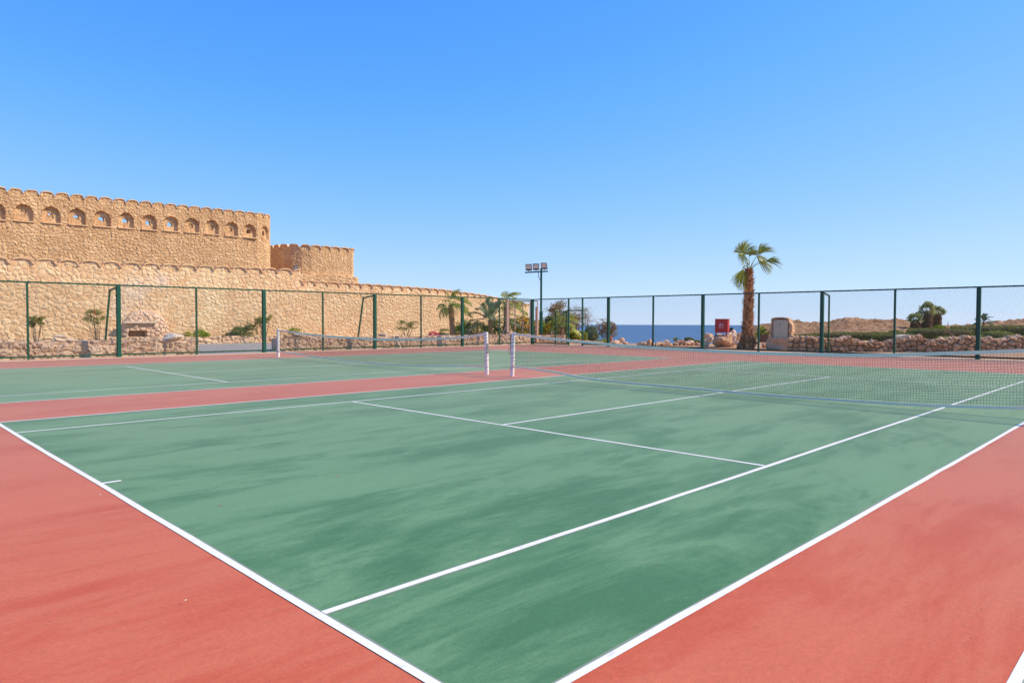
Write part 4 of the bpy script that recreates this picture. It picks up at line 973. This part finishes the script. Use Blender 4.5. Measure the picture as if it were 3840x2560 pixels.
long_hedge(3325, 3390, 46, 46, zz(1236, 46), .5, 3000, 'small rounded hedge top seen behind the low dark hedge', 75, 3)
hedge('clipped_hedge', gnd(3355, 39.5), (m_(72, 39.5), .7, zz(1247, 39.5)/2), 11000, .04, M['hedge'], 'rounded long hedge left of the curved slab', 76, 5, group=gh)
hedge('clipped_hedge', gnd(3742, 39), (m_(54, 39), .75, zz(1235, 39)/2), 10000, .035, M['bush'], 'big domed clipped bush just right of the tall fence post at right', 77, 2.6, group=gh)
hedge('clipped_hedge', gnd(3667, 38.5), (m_(45, 38.5), .55, zz(1254, 38.5)/2), 6000, .035, M['bush'], 'flat domed bush crossed by the tall fence post at right', 78, 3, group=gh)
hedge('clipped_hedge', gnd(3552, 38.5), (m_(43, 38.5), .55, zz(1257, 38.5)/2), 5000, .035, M['bush'], 'flat domed bush below the bare dry tree', 79, 3, group=gh)
hedge('clipped_hedge', gnd(3860, 38.5), (m_(46, 38.5), .6, zz(1254, 38.5)/2), 5000, .035, M['bush'], 'dark domed bush cut by the right picture edge', 80, 3, group=gh)
# curved slab
def slab_arch():
    root = None; d = 38; mb = MB(); c = gnd(3400, d); V = []; n = 20
    for i in range(n+1):
        t = i/n; x = (t-.42)*m_(86, d)*1.0; z = zz(1251, d)-(.46*abs(t-.36)**1.7)*1.2
        for (b, dz) in ((-.35, 0), (.35, 0), (.35, -.12), (-.35, -.12)): V.append(c+RT*x+FH*b+Z*(z+dz))
    Fc = [(4*i+k, 4*i+(k+1) % 4, 4*i+4+(k+1) % 4, 4*i+4+k) for i in range(n) for k in range(4)]+[(0, 3, 2, 1), tuple(4*n+k for k in range(4))]
    mb.add(V, Fc); s = mb.build('curved_slab', M['slab'], label='cream curved concrete slab rising above the dry stone wall', cat='slab')
    mb = MB(); mb.box(c+Z*.3, (.25, .5, .32), (RT, FH, Z)); mb.build('support', M['slab'], s)
slab_arch()
# bare dry tree
acacia('bare_tree', gnd(3553, 41), 1.55, -.1, 0, None, 'small leafless grey tree in front of the hedge', 91, trunks=1, depth=3, rad=.05, L0=.5, spread=.8)
# far palm group on the hill
def palm_clump(px, d, h, w, label, seed, skirt=True):
    z0 = float(height(*gnd(px, d)[:2])); base = gnd(px, d, z0-.1); r = np.random.default_rng(seed); root = empty('palm_tree', base, label=label, cat='palm tree', group='shaggy palms on the hill')
    mb = MB(); top = base+Z*h; mb.tube([base, base+Z*h*.5, top], [.3, .28, .22], 8, a=.3)
    for i in range(150):
        th = r.uniform(0, 2*PI); q = r.uniform(.2, 1.0); o = np.array([math.cos(th), math.sin(th), 0]); c = base+Z*h*q+o*w*.25; fan(mb, c, o*.5-Z, np.cross(o, Z), w*.55, -.35, .35, 5, .1, RT*.05, r, .5)
    mb.build('dead_skirt', M['dead'], root, attr=True)
    mb = MB()
    for i in range(44):
        th = i*2.4; el = math.radians(r.uniform(-15, 85)); o = np.array([math.cos(th), math.sin(th), 0]); d_ = o*math.cos(el)+Z*math.sin(el); p2 = top+d_*w*r.uniform(.35, .55); fan(mb, p2, d_, r.normal(size=3), w*r.uniform(.38, .56), -1.3, 1.3, 13, .25, RT*.12, r, .65)
    mb.build('crown', M['shag'], root, attr=True)
palm_clump(3475, 70, 2.15, 1.05, 'tallest shaggy palm of the group on the hill', 101)
palm_clump(3512, 71, 1.95, .9, 'right hand shaggy palm of the group on the hill', 103)
palm_clump(3432, 69.5, 1.15, .9, 'lowest left shaggy palm of the group on the hill', 105)
bush('bush', gnd(3527, 66, .55), [(0, 0, .35, .6, .38)], 2200, .09, M['lime'], 'bright green shrub at the right foot of the shaggy palms', seed=106, stems=False)
featherpalm('palm_tree', gnd(3688, 72, .6), .9, 1.25, 16, 'small feather palm behind the tall fence post, far right', 107, .14, RT*.2, group='shaggy palms on the hill', up=80, low=110)
# shrubs against the retaining wall
def wall_bush(px0, px1, py0, py1, d, n, mat, label, seed, gap=.02, size=.055, base_py=None, legs=True, flowers=None, lean=0.0):
    """loose shrub on bare stems: crown box given by its picture extents at distance d"""
    c = at((px0+px1)/2, (py0+py1)/2, d); w = m_(px1-px0, d)/2; h = m_(py1-py0, d)/2; base = gnd((px0+px1)/2+lean, d, .35); r = np.random.default_rng(seed)
    blobs = []
    for _ in range(11):
        a = r.uniform(-.75, .75); b = r.uniform(-.95, .6); blobs.append((a*w-m_(lean, d), r.uniform(-.3, .3)*w, c[2]-base[2]+b*h, w*r.uniform(.3, .5), h*r.uniform(.3, .5)))
    bush('bush', base, blobs, n, size, mat, label, seed=seed, gap=gap, flowers=flowers, asp=.4, clump=.4, sc=3.0, nst=1)
wall_bush(100, 168, 1165, 1222, 37.5, 2600, M['drybush'], 'thin leggy shrub against the wall right of the first fence post', 111, .05, flowers=('orange', 8, .03))
wall_bush(318, 418, 1155, 1212, 39.5, 2800, M['drybush'], 'loose shrub against the wall left of the big fence post', 112, .1, flowers=('orange', 6, .03))
bush('bush', gnd(735, 46.5, .38), [(0, 0, .22, .85, .3), (.3, 0, .3, .4, .3), (-.4, 0, .2, .4, .25)], 5200, .055, M['lime'], 'low yellow green shrub above the road kerb, left of the gap', seed=113, stems=False)
bush('bush', gnd(908, 48, .38), [(0, 0, .35, .8, .45), (.5, .2, .5, .5, .5), (-.7, 0, .15, .5, .25)], 6500, .055, M['olive'], 'grey green spreading shrub above the road', seed=114, stems=False)
wall_bush(955, 1030, 1172, 1215, 48.5, 3000, M['drybush'], 'taller leggy shrub behind the big fence post above the road', 115, .05)
wall_bush(1482, 1565, 1195, 1240, 53, 3000, M['drybush'], 'shrub on bare stems against the wall behind the middle of the far net', 116, .06)
bush('bush', gnd(1105, 50, .35), [(0, 0, .4, .5, .3)], 1800, .05, M['lime'], 'small green shrub peeking over the capstone near the far net post', seed=117, stems=False)

# ------------------------------------------------------------------ lamp mast
def mast():
    D = 49.07; base = gnd(2029, D); root = empty('floodlight_mast', base, label='green floodlight mast with three square lamps behind the fence corner', cat='lamp mast')
    z = lambda py: zz(py, D); s = D/F_PX
    mb = MB(); mb.tube([base, base+Z*z(1170)], .12, 16); mb.tube([base+Z*z(1170), base+Z*(z(1168))], [.13, .09], 16); mb.build('lower_pole', M['post'], root, smooth=False)
    mb = MB(); mb.tube([base+Z*z(1168), base+Z*z(1008)], .075, 16); mb.build('upper_pole', M['post'], root)
    mb = MB(); a = base+RT*(1968-2029)*s; b = base+RT*(2054-2029)*s; mb.beam(a+Z*z(1023), b+Z*z(1018), .1, .09); mb.build('crossbar', M['post'], root)
    mb = MB(); q = base-RT*.12; mb.tube([q+Z*z(1022)-RT*.1, q+Z*z(1040)-RT*.06, q+Z*z(1052)+RT*.06], .022, 6); mb.build('cable', M['wire'], root)
    for (px, py0, py1, tilt) in ((1982, 1016, 992, 0.0), (2009, 1014, 990, .02), (2039, 1011, 987, -.06)):
        c = base+RT*(px-2029)*s+Z*(z(py0)+z(py1))/2-FH*.1
        up_ = Z*math.cos(.25)+FH*math.sin(.25)*-1; n_ = np.cross(RT, up_); up2 = up_+RT*(-.06+tilt); up2 /= np.linalg.norm(up2); w = .225; h = .225
        l = MB(); l.box(c, (w, h, .05), (RT, up2, np.cross(RT, up2))); lo = bevel(l.build('lamp', M['lampblack'], root), .01)
        nn = np.cross(RT, up2); nn = nn/np.linalg.norm(nn); nn = nn if nn@FH < 0 else -nn
        g_ = MB(); g_.box(c+nn*.055+up2*.035, (w*.84, h*.7, .008), (RT, up2, nn)); g_.build('lamp_glass', M['lampglass'], lo)
        br = MB(); br.beam(c-up2*h*.9, c-up2*(h*.9)-Z*.08, .05); br.build('bracket', M['black'], lo)
mast()
def spot():
    p = at(1110, 1004, 55.0); root = empty('floodlight', p, label='small black floodlight on the wavy coping below the round tower', cat='floodlight'); h = MB(); h.box(p, (.16, .04, .15), (RT, FH, Z)); h.build('housing', M['lampblack'], root)
    MB().box(p-FH*.045+Z*.02, (.125, .008, .10), (RT, FH, Z)).build('lamp_glass', M['lampglass'], root); MB().beam(p-Z*.15, p-Z*.4, .05).build('bracket', M['black'], root)
spot()
# beige trellis frame
def trellis():
    D = 48.0; root = empty('trellis', gnd(1950, D), label='beige timber frame with thin upright bars in front of the flowering bush', cat='trellis')
    def P_(px, py, d=D): return at(px, py, d)
    z0 = .55; zt = P_(1905, 1128)[2]
    for px in (1903, 2013): MB().beam(gnd(px, D, z0-.55), gnd(px, D, zt if px < 2000 else P_(2013, 1150)[2]), .15).build('post', M['beige'], root)
    for px in (1909, 1931, 1960.5, 1988, 2015.5): MB().beam(gnd(px, D-.18, z0), gnd(px, D-.18, zt-.06), .055).build('bar', M['beige'], root)
    MB().beam(gnd(1901, D-.18, zt), gnd(2016, D-.18, zt-.02), .09, .07).build('top_rail', M['beige'], root)
    MB().beam(gnd(1881, D, z0-.1), gnd(1900, D, 1.3), .07).build('brace', M['beige'], root)
    MB().beam(gnd(2002, D-.1, .62), gnd(2020, D-.1, .62), .12, .05).build('foot_plate', M['slab'], root)
trellis()
mb = MB(); mb.bbox((-.28, -.15, 0), (.28, .15, .22)); o = bevel(mb.build('stone_bench', M['slab'], label='small cream stone block under the short fan palm', cat='bench'), .03); o.location = tuple(gnd(2121, 49.3, .18)); o.rotation_euler = (0, 0, -.7)
mb = MB(); mb.tube([(0, 0, 0), (0, 0, .1), (0, 0, .36), (0, 0, .38)], [.15, .14, .1, .09], 16); o = mb.build('cone_pot', M['terra'], label='tapered orange terracotta bollard at the cliff edge', cat='bollard'); o.location = tuple(gnd(2290, 46.2, at(2290, 1281, 46.2)[2]))
# small white frame on the low wall end
mb = MB(); c = gnd(2077, 48.6, .62)
for a, b in (((-.15, 0), (-.15, .2)), ((-.15, .2), (.15, .2)), ((.15, .2), (.15, 0))): mb.beam(c+RT*a[0]+Z*a[1], c+RT*b[0]+Z*b[1], .025)
mb.build('pipe_frame', M['postwhite'], label='tiny white pipe frame on the end of the short low wall', cat='pipe_frame')

# ------------------------------------------------------------------ red hose cabinet
def hose_cabinet():
    D = 41.8; s = D/F_PX; z = lambda py: zz(py, D)
    # the front looks along -x, the lit side along -y
    pl = boulder('rock_plinth', gnd(2710, D+.45, .42), (.72, .62, .52), .3, 201, M['rock'], 'big brown rock plinth under the red hose cabinet', cat='plinth', rough=.25, facet=.6)
    pr2 = boulder('rock_plinth', gnd(2738, D+.6, .3), (.34, .4, .62), .8, 202, M['palerock'], 'pale sunlit boulder leaning on the right of the red cabinet plinth', cat='boulder', rough=.3)
    fr_ = (FH*math.cos(.12)-RT*math.sin(.12)); sd = (RT*math.cos(.12)+FH*math.sin(.12))
    c = gnd(2705, D+.2, (z(1194)+z(1246))/2); w = (2727-2679)*s/2; h = (z(1194)-z(1246))/2; dp = .22
    fr_ = np.array([math.cos(.24), math.sin(.24), 0]); sd = np.cross(fr_, Z); c = c+fr_*dp
    root = empty('hose_cabinet', c-Z*h, label='red fire hose cabinet with a small square sign, standing on a rock', cat='fire cabinet')
    bevel(MB().box(c, (dp, w, h), (fr_, sd, Z)).build('body', M['boxred'], root), .01)
    f0 = c-fr_*(dp+.012); bevel(MB().box(f0, (.012, w*.965, h*.965), (fr_, sd, Z)).build('door', M['boxred'], root), .006)
    MB().box(f0-fr_*.018-sd*w*.8, (.01, .025, .07), (fr_, sd, Z)).build('handle', M['black'], root)
    g0 = f0-fr_*.014-sd*w*.02; MB().box(g0, (.004, .125, .125), (fr_, sd, Z)).build('sign', M['signwhite'], root)
    q = MB(); q.box(g0-fr_*.006, (.003, .105, .105), (fr_, sd, Z)); q.build('sign_field', M['signred'], root)
    k = MB(); f1 = g0-fr_*.011
    k.box(f1-sd*.035+Z*.035, (.002, .035, .035), (fr_, sd, Z)); k.box(f1-sd*.055-Z*.02, (.002, .012, .05), (fr_, sd, Z)); k.box(f1+sd*.045+Z*.03, (.002, .03, .008), (fr_, sd, Z)); k.box(f1+sd*.065+Z*.045, (.002, .008, .02), (fr_, sd, Z)); k.box(f1+sd*.01+Z*.045, (.002, .012, .012), (fr_, sd, Z)); k.build('hose_symbol', M['signwhite'], root)
    for zz_ in (.85, -.8): MB().box(c+sd*(w+.006)+fr_*dp*.45+Z*h*zz_, (.05, .006, .045), (fr_, sd, Z)).build('vent', M['black'], root)
    for t in (-.82, .82): MB().beam(c-fr_*(dp-.02)+sd*w*t-Z*h, c-fr_*(dp+.12)+sd*w*t-Z*(h+.62), .045).build('leg', M['black'], root)
hose_cabinet()
mb = MB(); b0 = at(2742, 1245, 43.2); mb.tube([b0-RT*.12-Z*.1, b0+Z*.18, b0+RT*.12+Z*.1, b0+RT*.3-Z*.12], .05, 8); mb.tube([b0+Z*.16-FH*.06, b0+Z*.17+FH*.06], .13, 14); mb.build('pipe_valve', M['black'], label='black pipe valve on the stones right of the red cabinet', cat='valve')

# ------------------------------------------------------------------ grey electrical cabinet in a rendered rock surround
def grey_cabinet():
    D = 38.9; s = D/F_PX; z = lambda py: zz(py, D); root = empty('electric_cabinet', gnd(2930, D), label='grey steel door set in a rough arched stone housing beside the tall palm', cat='cabinet')
    n0 = np.array([math.cos(.09), math.sin(.09), 0]); sd = np.cross(n0, Z); c0 = gnd(2923, D)
    def housing(name, outline, depth, f, seed, mat):
        # outline: (right, up) ring; extruded back, roughened by noise
        O = np.array(outline, float); dense = []
        for i in range(len(O)):
            a = O[i]; b = O[(i+1) % len(O)]; k = max(1, int(np.linalg.norm(b-a)/.05))
            for j in range(k): dense.append(a+(b-a)*j/k)
        O = np.array(dense); m0 = O.mean(0); n = len(O); rings = [(0, .0), (0, .3), (0, .55), (0, .75), (0, .9), (0, .97), (.03, 1.0), (depth*.35, 1.0), (depth*.7, 1.0), (depth, .96), (depth, .0)]; V = []
        for (dd, sc_) in rings:
            for o in O:
                p = m0+(o-m0)*sc_; q = c0+sd*p[0]+Z*p[1]+n0*(f+dd); nn = mnoise.fractal(Vector(q*2.2), 1, 2, 5)*.11+mnoise.noise(Vector(q*9))*.035
                q = q+(sd*(p[0]-m0[0])+Z*(p[1]-m0[1]))*nn*(1.0 if sc_ > .9 else 0)-n0*(nn*.8+mnoise.noise(Vector(q*6))*.04 if dd < .04 else 0); V.append(q)
        Fc = [(i*n+j, i*n+(j+1) % n, (i+1)*n+(j+1) % n, (i+1)*n+j) for i in range(len(rings)-1) for j in range(n)]
        MB().add(V, Fc).build(name, mat, root, attr=True)
    X = lambda px: (px-2923)*s
    housing('plinth', [(X(2879), -.05), (X(2968), -.05), (X(2974), .25), (X(2975), z(1268)), (X(2966), z(1262)), (X(2884), z(1262)), (X(2879), .35)], .62, -.22, 1, M['rock'])
    housing('surround', [(X(2887), .4), (X(2965), .4), (X(2970), z(1240)), (X(2968), z(1215)), (X(2960), z(1199)), (X(2946), z(1191)), (X(2924), z(1189)), (X(2902), z(1191)), (X(2889), z(1198)), (X(2890), z(1230)), (X(2885), z(1245))], .5, 0.0, 2, M['rock'])
    dc = c0+sd*(X(2929))+Z*(z(1197.5)+z(1265))/2-n0*.07; hh = (z(1197.5)-z(1265))/2; hw = (2952-2899)*s/2
    bevel(MB().box(dc, (.035, hw, hh), (n0, sd, Z)).build('door', M['doorgrey'], root), .006)
    fr = MB(); fr.box(dc+sd*(hw+.018)+n0*.01, (.04, .016, hh+.03), (n0, sd, Z)); fr.box(dc-sd*(hw+.018)+n0*.01, (.04, .016, hh+.03), (n0, sd, Z)); fr.box(dc+Z*(hh+.02)+n0*.01, (.038, hw, .018), (n0, sd, Z)); fr.build('door_frame', M['brown'], root)
    for (a, b) in ((-.93, .82), (-.93, 0), (-.93, -.82), (.93, -.85)): MB().box(dc-n0*.04+sd*hw*a+Z*hh*b, (.008, .012, .02), (n0, sd, Z)).build('hinge', M['black'], root)
    k = MB(); k.box(dc-n0*.036-sd*.03+Z*.28, (.002, .05, .006), (n0, sd, Z)); k.box(dc-n0*.036-sd*.06+Z*.22, (.002, .006, .07), (n0, sd, Z)); k.box(dc-n0*.036+sd*.0+Z*.24, (.002, .006, .05), (n0, sd, Z)); k.build('faded_mark', M['brown'], root)
    V = []; n = 16
    for i in range(n+1):
        t = i/n; x = X(2896)+(X(2960)-X(2896))*t; zt = z(1195)+.06*math.sin(PI*t)
        for (f, dz) in ((-.14, 0), (.2, 0), (.2, .06), (-.14, .06)): V.append(c0+sd*x+n0*f+Z*(zt+dz))
    MB().add(V, [(4*i+k, 4*i+(k+1) % 4, 4*i+4+(k+1) % 4, 4*i+4+k) for i in range(n) for k in range(4)]+[(0, 3, 2, 1), tuple(4*n+k for k in range(4))]).build('canopy', M['rock'], root, attr=True)
grey_cabinet()
mb = MB(); c = at(2865, 1266, 40.5); mb.box(c, (.27, .03, .27), (RT, FH, Z)); o = mb.build('rusty_panel', M['brown'], label='square rusty brown panel on thin legs left of the grey cabinet', cat='panel')
mb = MB(); mb.beam(c-Z*.27-RT*.12, c-Z*.62-RT*.12, .025); mb.beam(c-Z*.27+RT*.15, c-Z*.62+RT*.15, .025); mb.build('legs', M['beige'], o)
mb = MB(); a = gnd(2955, 37.6, .02); mb.tube([a, a+RT*.4-FH*.1, a+RT*.8-FH*.02, a+RT*1.2-FH*.25], .014, 6); mb.build('hose', M['hose'], label='orange hose lying on the sand at the grey cabinet plinth', cat='hose')
mb = MB(); a = gnd(2952, 37.8, .03); mb.tube([a, a+RT*.12], .03, 8); mb.build('bottle', M['blue'], label='small blue bottle lying at the foot of the grey cabinet plinth', cat='bottle')
# tiny litter on the court
def scrap(px, py, w, mat, label, cat, seed):
    d = ray(px, py); t = -CAM[2]/d[2]; p = CAM+t*d; r = np.random.default_rng(seed); n = 7; V = [(p[0]+w*math.cos(2*PI*i/n)*r.uniform(.5, 1), p[1]+w*.6*math.sin(2*PI*i/n)*r.uniform(.5, 1), .026+r.uniform(0, .008)) for i in range(n)]; V.append((p[0], p[1], .034))
    MB().add(V, [(i, (i+1) % n, n) for i in range(n)]).build('litter', mat, label=label, cat=cat)
scrap(697, 2268, .012, M['paper'], 'tiny white scrap of paper on the red surround, lower left', 'litter', 1)
scrap(377, 1866, .010, M['paper'], 'tiny white crumb on the red surround below the centre mark', 'litter', 2)
scrap(3681, 2305, .010, M['leafdry'], 'tiny curled dry leaf on the red surround at lower right', 'leaf', 3)
scrap(3639, 2414, .008, M['leafdry'], 'smallest dry leaf on the red surround near the bottom right corner', 'leaf', 4)

for o_ in (castle, tower, ret): o_.location.x += .14; o_.location.z -= .025
# ------------------------------------------------------------------ light
EL = math.radians(42); AZ = math.radians(-41)          # direction towards the sun
sd_ = Vector((math.cos(EL)*math.cos(AZ), math.cos(EL)*math.sin(AZ), math.sin(EL)))
sun = bpy.data.lights.new('sun', 'SUN'); sun.energy = 4.9; sun.angle = math.radians(.53); sun.color = (1.0, .86, .64)
so = bpy.data.objects.new('sun', sun); COL.objects.link(so); so.rotation_euler = sd_.to_track_quat('Z', 'Y').to_euler(); so.location = (0, 0, 40)
w = bpy.data.worlds.new('World'); S.world = w; w.use_nodes = True; nt = w.node_tree; bg = nt.nodes['Background']
sky = nt.nodes.new('ShaderNodeTexSky'); sky.sky_type = 'NISHITA'; sky.sun_disc = False; sky.sun_elevation = EL; sky.sun_rotation = math.atan2(sd_.x, sd_.y)
sky.altitude = 0; sky.air_density = .5; sky.dust_density = 0; sky.ozone_density = 6.0
# richer, clearer desert sky: a tone response per channel of the sky texture itself
ST = .12; sep = nt.nodes.new('ShaderNodeSeparateColor'); cmb = nt.nodes.new('ShaderNodeCombineColor'); nt.links.new(sky.outputs[0], sep.inputs[0])
CURVES = ([(0, 0), (.063, .088), (.124, .225), (.2, .36), (.283, .46), (.543, .60), (1, .74)],
          [(0, 0), (.06, .17), (.128, .325), (.248, .50), (.499, .67), (.764, .75), (1, .8)],
          [(0, .1), (.1, .55), (.298, .90), (.522, .93), (.809, .95), (1, .97)])
for ch, pts in enumerate(CURVES):
    a = nt.nodes.new('ShaderNodeMath'); a.operation = 'MULTIPLY'; a.inputs[1].default_value = ST; nt.links.new(sep.outputs[ch], a.inputs[0])
    b = nt.nodes.new('ShaderNodeFloatCurve'); cv = b.mapping.curves[0]; nt.links.new(a.outputs[0], b.inputs['Value'])
    while len(cv.points) < len(pts): cv.points.new(.5, .5)
    for p_, (x_, y_) in zip(cv.points, pts): p_.location = (x_, y_)
    b.mapping.update()
    c = nt.nodes.new('ShaderNodeMath'); c.operation = 'MULTIPLY'; c.inputs[1].default_value = 1/ST; nt.links.new(b.outputs[0], c.inputs[0]); nt.links.new(c.outputs[0], cmb.inputs[ch])
nt.links.new(cmb.outputs[0], bg.inputs['Color']); bg.inputs['Strength'].default_value = ST
S.view_settings.view_transform = 'Standard'; S.view_settings.look = 'None'; S.view_settings.gamma = 1; S.view_settings.exposure = .18
S.render.film_transparent = False
S.cycles.max_bounces = 6; S.cycles.use_adaptive_sampling = False
